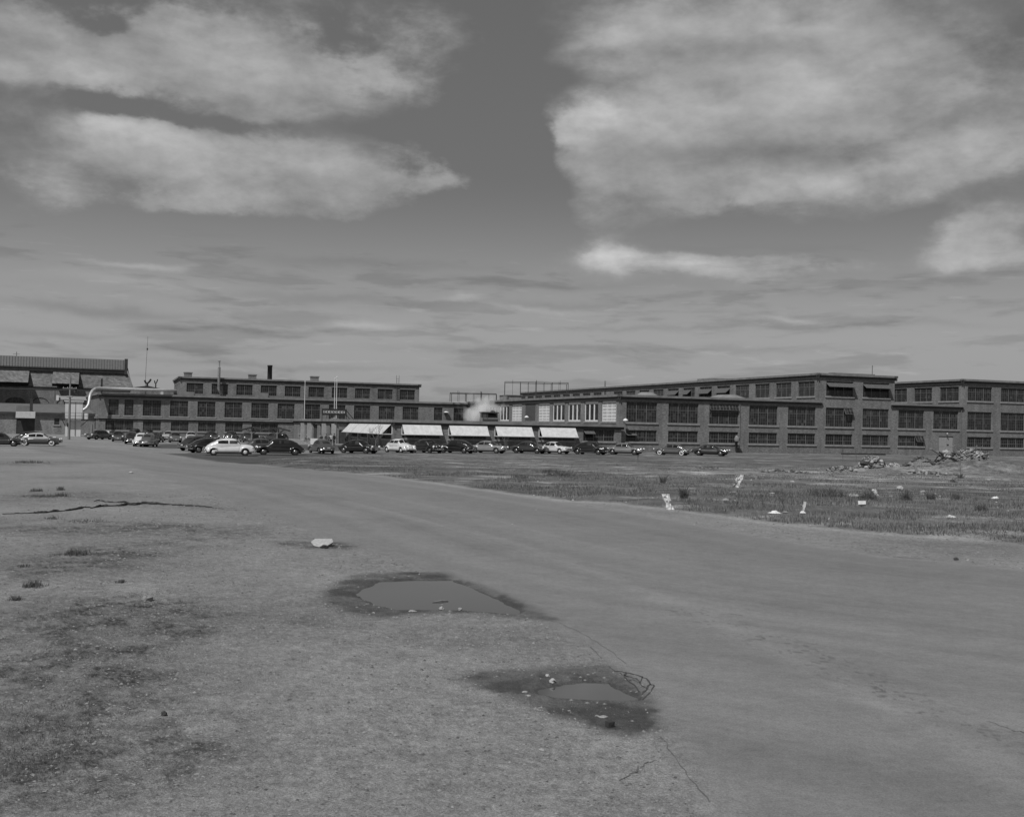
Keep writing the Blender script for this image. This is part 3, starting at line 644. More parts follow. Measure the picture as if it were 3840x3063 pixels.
def flagpole(px, py, ty, Y, label, r=.07):
    b = at_depth(px, py, Y); t = at_depth(px, ty, Y)
    o = empty('flagpole', (b.x, b.y, b.z), 0, label=label, cat='flagpole', group='white flagpoles above the entrance')
    MB().tube([(0, 0, 0), (0, 0, t.z-b.z)], [r, r*.6], 8).build('pole', MT['white'], o)
    mm = MB(); mm.rock((0, 0, t.z-b.z+.1), .12, .12, .12, 1, rough=0); mm.build('finial', MT['white'], o)
    MB().box(-.5, .5, -.4, .4, -.12, .0).build('base', MT['sill'], o)
flagpole(1141, 1571, 1433, 203, 'single white flagpole on the parapet left of the roof sign')
flagpole(1253, 1568, 1422, 198, 'taller of the pair of white flagpoles before the roof sign')
flagpole(1260.5, 1568, 1416, 200, 'right one of the pair of white flagpoles before the roof sign', .08)
# ================================================================== cars
def interp(tbl, x):
    if x <= tbl[0][0]: return tbl[0][1]
    for (a, p), (b, q) in zip(tbl, tbl[1:]):
        if x <= b:
            t = (x-a)/(b-a); t = t*t*(3-2*t)*.5 + t*.5; return p+(q-p)*t
    return tbl[-1][1]
def loft(mb, xs, zb, zt, w, n=3.2, K=20, yc=0, mi=0, closed=False):
    vs = []
    for x in xs:
        b, t, ww = zb(x), zt(x), w(x); h = max(t-b, .01)
        for k in range(K+1):
            a = math.pi*k/K; c, s = math.cos(a), math.sin(a)
            vs.append((x, yc + ww*math.copysign(abs(c)**(2/n), c), b + h*abs(s)**(2/n)))
    R = K+1
    fs = [(i*R+k, (i+1)*R+k, (i+1)*R+k+1, i*R+k+1) for i in range(len(xs)-1) for k in range(K)]
    fs += [(i*R+K, (i+1)*R+K, (i+1)*R, i*R) for i in range(len(xs)-1)]
    mb.add(vs, fs, mi, True)
    mb.add(vs[:R], [tuple(range(R))], mi); mb.add(vs[-R:], [tuple(range(R))[::-1]], mi)
def frange(a, b, n): return [a+(b-a)*i/(n-1) for i in range(n)]
STY = {}
STY['ponton'] = dict(L=5.0, wb=2.95, xo=-.05, r=.36, n=3.4,
    zt=[(-2.5,.70),(-2.42,.90),(-2.1,.97),(-1.3,1.0),(.9,1.0),(1.3,1.0),(1.9,.97),(2.3,.92),(2.46,.80),(2.5,.68)],
    w=[(-2.5,.70),(-2.38,.84),(-1.8,.92),(0,.93),(1.8,.92),(2.3,.87),(2.5,.76)],
    czt=[(-1.72,.98),(-1.4,1.22),(-1.0,1.47),(-.5,1.57),(.05,1.58),(.45,1.50),(.8,1.25),(1.1,.98)], cw=[(-1.7,.74),(-1,.80),(.4,.80),(1.1,.76)],
    sidew=[(-1.1,-.32),(-.24,.52)], wsx=(.5,.98), rwx=(-1.55,-1.05))
STY['hardtop'] = dict(STY['ponton']); STY['hardtop'].update(czt=[(-1.9,.98),(-1.5,1.28),(-1.1,1.46),(-.5,1.53),(.1,1.53),(.5,1.44),(.85,1.2),(1.15,.98)])
STY['wagon'] = dict(STY['ponton']); STY['wagon'].update(czt=[(-2.42,.98),(-2.3,1.3),(-2.05,1.55),(-1,1.62),(.05,1.60),(.45,1.50),(.8,1.25),(1.1,.98)], cw=[(-2.4,.78),(-1,.8),(.4,.8),(1.1,.76)], sidew=[(-1.95,-1.1),(-1.02,-.3),(-.22,.52)], rwx=(-2.38,-2.2))
STY['torpedo'] = dict(L=5.1, wb=3.05, xo=-.05, r=.36, n=3.0,
    zt=[(-2.55,.62),(-2.4,.85),(-1.8,.95),(.9,1.0),(1.4,.99),(2.0,.94),(2.4,.82),(2.55,.62)],
    w=[(-2.55,.55),(-2.3,.76),(-1.7,.90),(0,.93),(1.8,.9),(2.3,.84),(2.55,.66)],
    czt=[(-2.4,.80),(-1.9,1.08),(-1.4,1.34),(-.8,1.54),(-.2,1.6),(.2,1.58),(.5,1.48),(.8,1.25),(1.1,.98)], cw=[(-2.4,.55),(-1.6,.74),(-.8,.8),(.4,.8),(1.1,.76)],
    sidew=[(-1.3,-.36),(-.26,.52)], wsx=(.5,.98), rwx=(-1.75,-1.2))
STY['prewar'] = dict(L=4.95, wb=2.95, xo=-.05, r=.36, n=3.0, fend=True,
    zt=[(-2.42,.50),(-2.32,.80),(-1.9,1.0),(-.5,1.10),(.8,1.15),(1.5,1.13),(2.05,1.06),(2.3,.92),(2.44,.6)],
    w=[(-2.42,.5),(-2.1,.74),(-1.2,.84),(0,.86),(.8,.82),(1.4,.64),(2.1,.48),(2.44,.28)],
    czt=[(-2.38,.72),(-2.05,1.05),(-1.6,1.34),(-1.1,1.57),(-.4,1.69),(.2,1.70),(.55,1.64),(.85,1.40),(1.08,1.12)], cw=[(-2.38,.5),(-1.7,.7),(-.8,.79),(.5,.78),(1.08,.72)],
    sidew=[(-1.5,-1.12),(-1.02,-.22),(-.12,.62)], wsx=(.62,.98), rwx=(-1.75,-1.3))
STY['fastback'] = dict(STY['prewar']); STY['fastback'].update(sidew=[(-1.12,-.16),(-.04,.72)], w=[(-2.42,.55),(-2.1,.8),(-1.2,.88),(0,.9),(.8,.88),(1.4,.74),(2.1,.62),(2.44,.4)], L=5.0)
CARM = {}
def car_meshes(style):
    if style in CARM: return CARM[style]
    S = STY[style]; xf = S['wb']/2+S['xo']+.05; xr = -S['wb']/2+S['xo']; r = S['r']; half = S['L']/2
    def arch(x, base):
        z = base
        for xc in (xf, xr):
            d = (r+.06)**2-(x-xc)**2
            if d > 0: z = max(z, r+math.sqrt(d)*.92)
        return z
    x0, x1 = S['zt'][0][0], S['zt'][-1][0]
    xs = sorted(set([round(x0+(x1-x0)*i/46, 3) for i in range(47)]+[round(c+s*(r+.065), 3) for c in (xf, xr) for s in (-1, 1)]))
    low = lambda x: .30+.14*max(0, abs(x)-1.9)/.6
    P_ = {}
    mb = MB()
    fend = S.get('fend')
    loft(mb, xs, (lambda x: arch(x, low(x))) if not fend else (lambda x: low(x)+.02), lambda x: interp(S['zt'], x), lambda x: interp(S['w'], x), S['n'])
    P_['body'] = [mb.mesh('body', [None]), 'paint']
    mb = MB(); cx = frange(S['czt'][0][0], S['czt'][-1][0], 34)
    cz, cw = (lambda x: interp(S['czt'], x)), (lambda x: interp(S['cw'], x)); zb0 = .7
    CN = 2.9
    loft(mb, cx, lambda x: zb0, cz, cw, CN, 28)
    P_['cabin'] = [mb.mesh('cabin', [None]), 'roof']
    if fend:
        for s in (1, -1):
            mb = MB()
            ft = [(xf-1.15,.45),(xf-.8,.66),(xf-.4,.90),(xf,.97),(xf+.45,.96),(xf+.72,.84),(xf+.9,.5)]; fx = sorted(set(frange(xf-1.15, xf+.9, 20)+[xf-r-.06, xf+r+.06]))
            loft(mb, fx, lambda x: min(arch(x, .33), interp(ft, x)-.02), lambda x: interp(ft, x), lambda x: interp([(xf-1.15,.06),(xf-.6,.2),(xf,.27),(xf+.6,.26),(xf+.9,.14)], x), 2.4, 12, s*.66)
            P_['front_fender', s] = [mb.mesh('front_fender', [None]), 'paint']
            mb = MB(); ft2 = [(xr-.85,.38),(xr-.6,.6),(xr-.2,.84),(xr+.15,.88),(xr+.5,.76),(xr+.85,.45)]; fx = sorted(set(frange(xr-.85, xr+.85, 18)+[xr-r-.06, xr+r+.06]))
            loft(mb, fx, lambda x: min(arch(x, .33), interp(ft2, x)-.02), lambda x: interp(ft2, x), lambda x: interp([(xr-.85,.1),(xr-.3,.24),(xr+.2,.24),(xr+.85,.08)], x), 2.4, 12, s*.70)
            P_['rear_fender', s] = [mb.mesh('rear_fender', [None]), 'paint']
        mb = MB(); mb.box(xr+.4, xf-.5, -.88, .88, .30, .35); P_['running_board'] = [mb.mesh('running_board', [None]), MT['chrome_dark']]
    mb = MB(); mb.box(-half+.35, half-.4, -.58, .58, .2, .62); P_['chassis'] = [mb.mesh('chassis', [None]), MT['under']]
    def side_y(x, z):
        zr = (z-zb0)/(cz(x)-zb0); return cw(x)*max(0, 1-abs(zr)**CN)**(1/CN) if zr < 1 else 0
    belt = 1.07 if not fend else 1.19
    for s in (1, -1):
        for gi, (a, b) in enumerate(S['sidew']):
            mb = MB(); nx, nz = 9, 5; vs = []
            for i in range(nx):
                x = a+(b-a)*i/(nx-1); zc = min(cz(x)-.13, 1.43 if not fend else 1.49)
                for j in range(nz):
                    z = belt + max(.02, zc-belt)*j/(nz-1); vs.append((x, s*(side_y(x, z)+.012), z))
            fs = [(i*nz+j, (i+1)*nz+j, (i+1)*nz+j+1, i*nz+j+1) for i in range(nx-1) for j in range(nz-1)]
            mb.add(vs, fs if s < 0 else [f[::-1] for f in fs], 0, True); P_['side_window', s, gi] = [mb.mesh('side_window', [None]), MT['carglass']]
    def topz(x, y): return zb0+(cz(x)-zb0)*max(0, 1-abs(y/cw(x))**CN)**(1/CN)
    for nm, (a, b), yh in (('windscreen', S['wsx'], .58), ('rear_window', S['rwx'], .38)):
        mb = MB(); nx, ny = 6, 13; vs = []
        for i in range(nx):
            x = a+(b-a)*i/(nx-1)
            for j in range(ny):
                y = -yh+2*yh*j/(ny-1); sg = 1 if a > 0 else -1; vs.append((x+.012*sg, y, max(topz(x, y), belt-.02)+.014))
        mb.add(vs, [(i*ny+j, i*ny+j+1, (i+1)*ny+j+1, (i+1)*ny+j) for i in range(nx-1) for j in range(ny-1)], 0, True)
        P_[nm] = [mb.mesh(nm, [None]), MT['carglass']]
    if fend:
        mb = MB(); mb.bar((S['wsx'][0]+.02, 0, topz(S['wsx'][0], 0)+.03), (S['wsx'][1]+.02, 0, topz(S['wsx'][1], 0)+.03), .04); P_['screen_divider'] = [mb.mesh('screen_divider', [None]), 'paint']
    fx_ = half-.02; ww = .88
    for nm, sg in (('front_bumper', 1), ('rear_bumper', -1)):
        mb = MB(); pts = [(sg*(fx_-.28*(abs(t)**3)), t*ww, .47) for t in frange(-1, 1, 11)]; mb.tube(pts, .062, 6)
        for y in (-.35, .35): mb.tube([(sg*(fx_+.03), y, .38), (sg*(fx_+.05), y, .60)], .035, 6)
        P_[nm] = [mb.mesh(nm, [None]), MT['chrome']]
    xg = S['zt'][-1][0]
    mb = MB()
    if fend:
        for k in range(9):
            y = -.24+.06*k; mb.bar((xg-.02+.03, y, .5), (xg-.16, y, .92), .025)
        P_['grille'] = [mb.mesh('grille', [None]), MT['chrome']]
    else:
        for k in range(3): mb.tube([(xg+.02-.1*abs(t)**3, t*.62, .58+.075*k) for t in frange(-1, 1, 9)], .022, 5)
        for k in range(7): y = -.45+.15*k; mb.box(xg-.02, xg+.035, y-.02, y+.02, .55, .76)
        P_['grille'] = [mb.mesh('grille', [None]), MT['chrome']]
    for s in (1, -1):
        y = s*.68; mb = MB(); xh = (xf+.66 if fend else 2.36); zh = .82 if fend else .80
        mb.tube([(xh-.06, y, zh), (xh+.06, y, zh), (xh+.10, y, zh), (xh+.12, y, zh)], [.13, .13, .1, .03], 12); P_['headlight', s] = [mb.mesh('headlight', [None]), MT['lamp']]
        mb = MB(); mb.tube([(-half+.16, s*.72, .74), (-half+.04, s*.72, .74)], [.08, .06], 8); P_['tail_light', s] = [mb.mesh('tail_light', [None]), MT['tail']]
    mb = MB(); mb.box(-half-.03, -half+.02, -.16, .16, .60, .74); P_['licence_plate', 0] = [mb.mesh('licence_plate', [None]), MT['plate']]
    mb = MB(); mb.box(half+.04, half+.06, -.16, .16, .44, .56); P_['licence_plate', 1] = [mb.mesh('licence_plate', [None]), MT['plate']]
    if not fend:
        mb = MB()
        for s in (1, -1): mb.tube([(x, s*(interp(S['w'], x)+.005), .74) for x in frange(-2.1, 2.1, 12)], .014, 4)
        P_['side_trim'] = [mb.mesh('side_trim', [None]), MT['chrome']]
    CARM[style] = (P_, xf, xr, r); return CARM[style]
WH_ = {}
def wheel_mesh(r, ww):
    if (r, ww) in WH_: return WH_[r, ww]
    t = MB(); t.tube([(0, -.1, 0), (0, -.085, 0), (0, .085, 0), (0, .1, 0)], [r-.04, r, r, r-.04], 22)
    h = MB(); h.tube([(0, .095, 0), (0, .11, 0), (0, .125, 0), (0, .14, 0)], [r*.52, r*.5, r*.3, .03], 18); h.tube([(0, -.095, 0), (0, -.11, 0), (0, -.125, 0)], [r*.52, r*.5, r*.25], 18)
    wr = MB()
    if ww:
        for s in (1, -1): wr.tube([(0, s*.09, 0), (0, s*.108, 0)], [r-.04, r-.055], 22)
    WH_[r, ww] = (t.mesh('wheel', [MT['rubber']]), h.mesh('hubcap', [MT['galv']]), wr.mesh('whitewall', [MT['wwall']]) if ww else None); return WH_[r, ww]
def car(px, py, yaw, style, v, label, roofv=None, ww=False, group='cars parked in front of the factory', sx=1.):
    b = gp(px, py); o = empty('parked_car', (b.x, b.y, 0), R_(yaw), label=label, cat='car', group=group); o.scale = (sx, 1, 1)
    P_, xf, xr, r = car_meshes(style)
    bp, rp = P(v), P(roofv if roofv is not None else v)
    body = None
    for k, (me, m) in P_.items():
        nm = k[0] if isinstance(k, tuple) else k
        link(nm, me, o, mats=[bp if m == 'paint' else rp if m == 'roof' else m])
    t, h, wr = wheel_mesh(r, ww)
    for x in (xf, xr):
        for s in (1, -1):
            w = link('wheel', t, o, (x, s*.74, r)); link('hubcap', h, w, mats=[bp if v > .2 else MT['chrome_dark']])
            if ww: link('whitewall', wr, w)
    return o
cars = [
 (860, 1708, 17, 'fastback', .62, 'white fastback two-door car side-on with round tail, at the edge of the dark lot', None, False, 1.0),
 (788, 1698, 38, 'torpedo', .015, 'glossy black fastback half hidden behind the tail of the white fastback', None, False, 1.0),
 (742, 1690, 62, 'prewar', .03, 'dark rounded car just left of and behind the black fastback', None, False, 1.0),
 (1045, 1706, 196, 'prewar', .014, 'long black sedan side-on, nose against the white fastback', None, False, 1.06),
 (982, 1697, 25, 'ponton', .07, 'dark grey car showing its windows above the black sedan hood', None, False, 1.0),
 (1205, 1700, 118, 'torpedo', .06, 'grey rounded sedan seen from behind before the entrance people', None, False, 1.0),
 (1345, 1700, -28, 'torpedo', .012, 'glossy black sedan with toothy chrome grille in front of the slanted side awning', None, False, 1.0),
 (1498, 1698, -50, 'prewar', .6, 'white prewar style sedan with split windscreen below the first front awning', None, False, 1.0),
 (1601, 1698, -47, 'prewar', .014, 'black sedan facing us between the white sedan and the black car seen from behind', None, False, 1.0),
 (1713, 1699, 150, 'prewar', .013, 'black rounded car turned away with a shining tail, below the second front awning', None, False, 1.0),
 (1832, 1699, -26, 'ponton', .23, 'light grey sedan with pale roof below the third front awning', None, False, 1.0),
 (1985, 1700, -28, 'ponton', .035, 'dark sedan parked against the nose of the small white sedan', None, False, 1.0),
 (2080, 1701, -38, 'ponton', .58, 'white sedan facing right below the last awning', .5, False, .92),
 (2214, 1704, -30, 'prewar', .014, 'black sedan with upright grille right of the last awning', None, False, 1.0),
 (2344, 1705, -22, 'ponton', .17, 'light grey long-roofed car below the corner of the big factory', None, False, 1.0),
 (2521, 1707, 152, 'torpedo', .085, 'grey fastback with whitewall tyres facing left', None, True, 1.0),
 (2666, 1709, -24, 'ponton', .03, 'dark sedan with chrome grille, rightmost in the long row', None, False, 1.0),
 (147, 1671, 14, 'hardtop', .06, 'two-tone sedan with white roof, white side flash and whitewalls at far left', .5, True, 1.0),
 (128, 1664, 14, 'torpedo', .02, 'dark sloping-backed car right behind the two-tone sedan', None, False, 1.0),
 (-2, 1673, 18, 'torpedo', .03, 'dark car cut by the left edge of the picture', None, False, 1.0),
 (372, 1648, -112, 'ponton', .05, 'dark sedan facing us beside the small white notice board', None, False, 1.0),
 (443, 1655, -72, 'ponton', .04, 'dark sedan with wide chrome grille, second from left in the far lot', None, False, 1.0),
 (494, 1664, 106, 'prewar', .015, 'black rounded car seen from behind with a pale plate, far lot', None, False, 1.0),
 (529, 1673, 104, 'prewar', .6, 'white car almost wholly hidden behind the grey round-backed car', None, False, 1.0),
 (558, 1675, 100, 'fastback', .085, 'grey round-backed car seen straight from behind, nearest in the far lot', None, False, 1.0),
 (585, 1658, 98, 'torpedo', .03, 'dark car seen from behind just right of the grey round-backed car', None, False, 1.0),
 (507, 1640, 90, 'prewar', .025, 'dark car roof showing behind the black rounded car in the far lot', None, False, 1.0),
 (552, 1641, -90, 'prewar', .04, 'dark grey car roof showing behind the grey round-backed car', None, False, 1.0),
 (632, 1652, -78, 'ponton', .4, 'pale car partly hidden at the left of the grey car facing us', None, False, 1.0),
 (656, 1659, -70, 'ponton', .1, 'grey sedan facing us with wide grille, middle of the far lot', None, False, 1.0),
 (716, 1659, -74, 'prewar', .12, 'grey car with white roof facing us in the far lot', .5, False, 1.0),
 (792, 1652, -60, 'torpedo', .025, 'dark car roof showing above the black fastback', None, False, 1.0),
 (866, 1652, -90, 'prewar', .03, 'dark car roof showing above the white fastback', None, False, 1.0),
 (925, 1658, -68, 'ponton', .04, 'dark sedan facing us under the left bicycle shelter', None, False, 1.0),
 (1026, 1657, 160, 'wagon', .04, 'dark long-roofed car parked before the right bicycle shelter', None, False, 1.0),
]
CO = {}
for i, (px, py, yaw, stl, v, lab, rv, ww, sx) in enumerate(cars): CO[i] = car(px, py, yaw, stl, v, lab, rv, ww, sx=sx)
# white side flash on the two-tone sedan
S_ = STY['hardtop']
for s in (1, -1):
    m = MB(); pts = [(-2.3, .86), (-.55, .86), (-.95, .52), (-1.3, .5), (-1.95, .52), (-2.3, .62)]
    def sy(x, z):
        zr = (z-.30)/(interp(S_['zt'], x)-.30); return s*(interp(S_['w'], x)*max(0, 1-abs(zr)**3.4)**(1/3.4)+.012)
    nx = 14; vs = []
    for k in range(nx):
        x = -2.3+1.75*k/(nx-1); lo = .80 if x > -.9 else .80-.22*min(1, (-.9-x)/.35); lo = min(lo, .8)
        for z in (lo, (lo+.87)/2, .87): vs.append((x, sy(x, z), z))
    m.add(vs, [(k*3+j, (k+1)*3+j, (k+1)*3+j+1, k*3+j+1) for k in range(nx-1) for j in range(2)], 0, True); m.build('side_flash', MT['white'], CO[17])
# ================================================================== shelters, people, bicycle, boards
def shelter(px, py, label):
    b = gp(px, py); e = empty('bicycle_shelter', (b.x, b.y, 0), R_(6), label=label, cat='shelter', group='small gable roofed shelters in the car lot')
    k = 1.0
    m = MB()
    for sx in (-1, 1):
        a_, b_2 = (sx*1.8, -1.6, 1.95), (0, -1.6, 2.42)
        m.slab(*( [a_, b_2, (0, 1.6, 2.42), (sx*1.8, 1.6, 1.95)] if sx < 0 else [b_2, a_, (1.8, 1.6, 1.95), (0, 1.6, 2.42)] ), .16)
    m.build('roof', MT['stack'], e)
    for y in (-1.2, 1.2):
        m = MB(); m.bar((0, y, 0), (0, y, 2.4), .16); m.build('post', MT['wood'], e)
        m = MB(); m.bar((0, y, 1.5), (-.9, y, 2.15), .09); m.bar((0, y, 1.5), (.9, y, 2.15), .09); m.build('brace', MT['wood'], e)
    m = MB(); m.slab((.15, -1.1, 1.3), (1.0, -1.1, 1.35), (1.45, -1.1, .35), (.2, -1.1, .3), .05); m.build('side_panel', MT['under'], e)
    return e
shelter(946, 1662, 'left one of two dark gable roofed shelters behind the white fastback'); shelter(1041, 1663, 'right one of two dark gable roofed shelters behind the black sedan')
def person(px, py, h, yaw, label, coat, trouser, hairv=.03, wear=.0, lean=0, female=False):
    b = gp(px, py); e = empty('person', (b.x, b.y, 0), R_(yaw), label=label, cat='person', group='people standing by the entrance')
    s = h/1.75
    V = []; E = []; RR = []
    def v(x, y, z, r, par=None, r2=None):
        V.append((x*s, y*s, z*s)); RR.append((r*s, (r2 or r)*s)); i = len(V)-1
        if par is not None: E.append((par, i))
        return i
    pel = v(0, 0, .95, .15, None, .11); sp = v(0, 0, 1.15, .14, pel, .10); ch = v(0, -.01, 1.35, .17, sp, .11); nk = v(0, 0, 1.48, .07, ch, .07); hd = v(0, -.02, 1.58, .075, nk, .085); tp = v(0, -.01, 1.68, .08, hd, .09); v(0, 0, 1.74, .045, tp)
    for q in (1, -1):
        hip = v(q*.09, 0, .88, .10, pel); kn = v(q*.11, -.02, .5, .065, hip); an = v(q*.12, .02, .09, .045, kn); v(q*.13, -.14, .03, .035, an)
        sh = v(q*.19, 0, 1.41, .06, ch); el = v(q*.25, .03, 1.13, .042, sh); wr = v(q*.24, -.08, .89, .028, el); hn = v(q*.24, -.10, .82, .026, wr, .04)
        for f, l in enumerate((.075, .085, .08, .065)): v(q*.24, -.135+.022*f, .82-l, .009, hn)
        v(q*.21, -.15, .80, .010, hn)
    me = bpy.data.meshes.new('person_rig'); me.from_pydata(V, E, []); ob = bpy.data.objects.new('person_rig', me); col.objects.link(ob)
    sk = ob.modifiers.new('s', 'SKIN'); ob.modifiers.new('d', 'SUBSURF').levels = 1
    me.skin_vertices.new() if not me.skin_vertices else None
    for i, (a, c) in enumerate(RR): me.skin_vertices[0].data[i].radius = (a, c)
    me.skin_vertices[0].data[0].use_root = True
    dg = bpy.context.evaluated_depsgraph_get(); dg.update(); bm_ = bpy.data.meshes.new_from_object(ob.evaluated_get(dg)); bpy.data.objects.remove(ob); bpy.data.meshes.remove(me)
    bm_.name = 'body'; bm_.materials.clear()
    for m in (PC_('skin', .36), PC_('coat%d' % int(coat*100), coat), PC_('trouser%d' % int(trouser*100), trouser), PC_('shoe', .02)): bm_.materials.append(m)
    for p in bm_.polygons:
        z = p.center.z/s; x = abs(p.center.x)/s
        p.material_index = 0 if (z > 1.5 or (z < .88 and x > .19)) else 3 if z < .08 else 2 if z < (.62 if female else .93) else 1; p.use_smooth = True
    link('body', bm_, e)
    m = MB(); m.rock((0, .02*s, 1.72*s), .1*s, .115*s, .09*s, 4, rough=.08); m.build('hair', PC_('hair', hairv), e)
    m = MB(); m.rock((0, -.115*s, 1.615*s), .014*s, .02*s, .022*s, 4, rough=.02)
    m.build('nose', PC_('skin', .36), e)
    m = MB()
    for q in (1, -1): m.rock((q*.035*s, -.1*s, 1.645*s), .012*s, .008*s, .008*s, 4, rough=0)
    m.build('eyes', PC_('hair', .03), e); m = MB()
    for q in (1, -1): m.rock((q*.09*s, 0, 1.63*s), .012*s, .02*s, .03*s, 4, rough=0)
    m.build('ears', PC_('skin', .36), e)
    return e
PCM = {}
def PC_(n, v):
    if n not in PCM: PCM[n] = plain(n, v, .8, .2, 8)
    return PCM[n]
person(1205, 1669, 1.62, 30, 'leftmost and shortest of the people standing by the entrance', .06, .03)
person(1222, 1670, 1.7, -20, 'person in a dark jacket second from left by the entrance', .05, .03)
person(1231, 1671, 1.66, 15, 'person in grey third from left by the entrance', .12, .04)
person(1241, 1671, 1.76, 5, 'tall person in a pale shirt and dark trousers by the entrance', .5, .03)
person(1252.5, 1672, 1.84, -35, 'tallest person, all in black, nearest the right pilaster', .02, .02)
def bicycle(px, py, label, yaw):
    b = gp(px, py); e = empty('bicycle', (b.x, b.y, 0), R_(yaw), label=label, cat='bicycle', group='bicycles by the entrance')
    for x in (-.52, .52):
        m = MB(); m.tube([(x+.33*math.cos(t), 0, .35+.33*math.sin(t)) for t in frange(0, 2*math.pi, 21)], .022, 6, cap=False)
        for k in range(6): m.bar((x, 0, .35), (x+.33*math.cos(k*1.047), 0, .35+.33*math.sin(k*1.047)), .008)
        w = m.build('wheel', MT['galv'], e)
    m = MB(); 
    for p, q in (((-.52, 0, .35), (-.05, 0, .3)), ((-.05, 0, .3), (-.2, 0, .85)), ((-.52, 0, .35), (-.17, 0, .75)), ((-.17, 0, .75), (.36, 0, .8)), ((-.05, 0, .3), (.38, 0, .72)), ((.34, 0, .95), (.52, 0, .35))): m.bar(p, q, .04)
    m.build('bicycle_frame', MT['stack'], e); MB().tube([(.3, -.25, .98), (.38, 0, .97), (.3, .25, .98)], .018, 6).build('handlebar', MT['galv'], e); MB().box(-.32, -.1, -.07, .07, .86, .91).build('saddle', MT['stack'], e)
bicycle(1153, 1664, 'bicycle leaning left of the white board at the entrance', 20); bicycle(1149, 1661, 'second bicycle close behind the first at the entrance', 35)
b = gp(1177, 1672); e = empty('white_board', (b.x, b.y, 0), R_(5), label='upright white panel on the lawn by the entrance with a dark mark', cat='board')
MB().box(-.52, .52, 0, .06, .12, 1.1).build('panel', MT['white'], e); MB().bar((-.45, .03, 0), (-.45, .03, .3), .06).bar((.45, .03, 0), (.45, .03, .3), .06).build('leg', MT['wood'], e); MB().box(.1, .3, -.01, -.001, .58, .68).build('mark', MT['stack'], e)
b = gp(401, 1645); e = empty('notice_board', (b.x, b.y, 0), R_(0), label='small blank white notice board on posts behind the far left cars', cat='sign')
MB().box(-.36, .36, 0, .04, .72, 1.32).build('panel', MT['white'], e)
for x in (-.3, .3): MB().box(x-.03, x+.03, .04, .08, 0, 1.3).build('post', MT['wood'], e)
# ------------------------------------------------------------------ bare trees and weeds
def bare_tree(px, py, h, label, seed, spread=.5, r=.05, cat='tree', name='bare_tree', group=None):
    b = gp(px, py); rnd = random.Random(seed); e = empty(name, (b.x, b.y, 0), 0, label=label, cat=cat, group=group)
    t = MB(); t.tube([(0, 0, 0), (.03, 0, h*.3), (0, .02, h*.42)], [r, r*.8, r*.7], 7); t.build('trunk', MT['wood_dark'] if cat != 'tree' else MT['wood'], e)
    c = MB()
    def br(p, d, L, rr, dep):
        q = p + d*L; m_ = p.lerp(q, .5)+Vector((rnd.uniform(-.04, .04), rnd.uniform(-.04, .04), 0))*L
        c.tube([p, m_, q], [rr, rr*.8, rr*.6], 5, cap=False)
        if dep:
            for _ in range(rnd.choice((2, 3))):
                nd = (d+Vector((rnd.uniform(-1, 1)*spread, rnd.uniform(-1, 1)*spread, rnd.uniform(-.1, .35)))).normalized(); br(p.lerp(q, rnd.uniform(.55, 1)), nd, L*rnd.uniform(.6, .8), rr*.6, dep-1)
    for k in range(6):
        a = k*1.05+rnd.random(); br(Vector((0, 0, h*(.22+.035*k))), Vector((math.cos(a)*spread*1.2, math.sin(a)*spread*1.2, 1)).normalized(), h*.3, r*.5, 3)
    c.build('crown', MT['wood_dark'] if cat != 'tree' else MT['wood'], e)
bare_tree(1408, 1686, 3.7, 'young bare tree in front of the slanted side awning', 3, .6)
bare_tree(1895, 1692, 2.0, 'thin bare sapling between the second and third front awnings', 8, .35, .035)
# ================================================================== ground sheets (numpy)
def hsh(ix, iy, seed):
    n = (ix.astype(np.int64)*374761393 + iy.astype(np.int64)*668265263 + seed*974711) & 0xffffffff
    n = ((n ^ (n >> 13))*1274126177) & 0xffffffff; n = n ^ (n >> 16)
    return (n & 0xffffff)/float(0xffffff)
def vn(x, y, seed=0):
    ix, iy = np.floor(x), np.floor(y); fx, fy = x-ix, y-iy; fx = fx*fx*(3-2*fx); fy = fy*fy*(3-2*fy)
    a, b, c, d = hsh(ix, iy, seed), hsh(ix+1, iy, seed), hsh(ix, iy+1, seed), hsh(ix+1, iy+1, seed)
    return (a*(1-fx)+b*fx)*(1-fy)+(c*(1-fx)+d*fx)*fy
def fbm(x, y, oct_=4, seed=0):
    s = np.zeros_like(x); a, t = .5, 0
    for o in range(oct_): s += a*vn(x*2**o+o*17.3, y*2**o-o*9.1, seed+o); t += a; a *= .55
    return s/t*2-1
def poly_sd(X, Y, pts):
    """signed distance in metres, positive inside"""
    d = np.full(X.shape, 1e18); ins = np.zeros(X.shape, bool); n = len(pts)
    for i in range(n):
        ax, ay = pts[i]; bx, by = pts[(i+1) % n]; ex, ey = bx-ax, by-ay
        t = np.clip(((X-ax)*ex+(Y-ay)*ey)/(ex*ex+ey*ey+1e-12), 0, 1); d = np.minimum(d, (X-ax-t*ex)**2+(Y-ay-t*ey)**2)
        if ey != 0: c = ((ay > Y) != (by > Y)) & (X < ex*(Y-ay)/ey+ax); ins ^= c
    return np.where(ins, 1, -1)*np.sqrt(d)
def sst(a, b, x): t = np.clip((x-a)/(b-a), 0, 1); return t*t*(3-2*t)
def G(pts): return [tuple(gp(x, y))[:2] for x, y in pts]
ROAD_T = [(120, 1668), (300, 1672), (585, 1702), (819, 1733), (1042, 1753), (1236, 1768), (1425, 1786), (1781, 1834), (2137, 1889), (2400, 1928), (2836, 2007), (3086, 2050), (3336, 2086), (3771, 2129), (4600, 2200)]
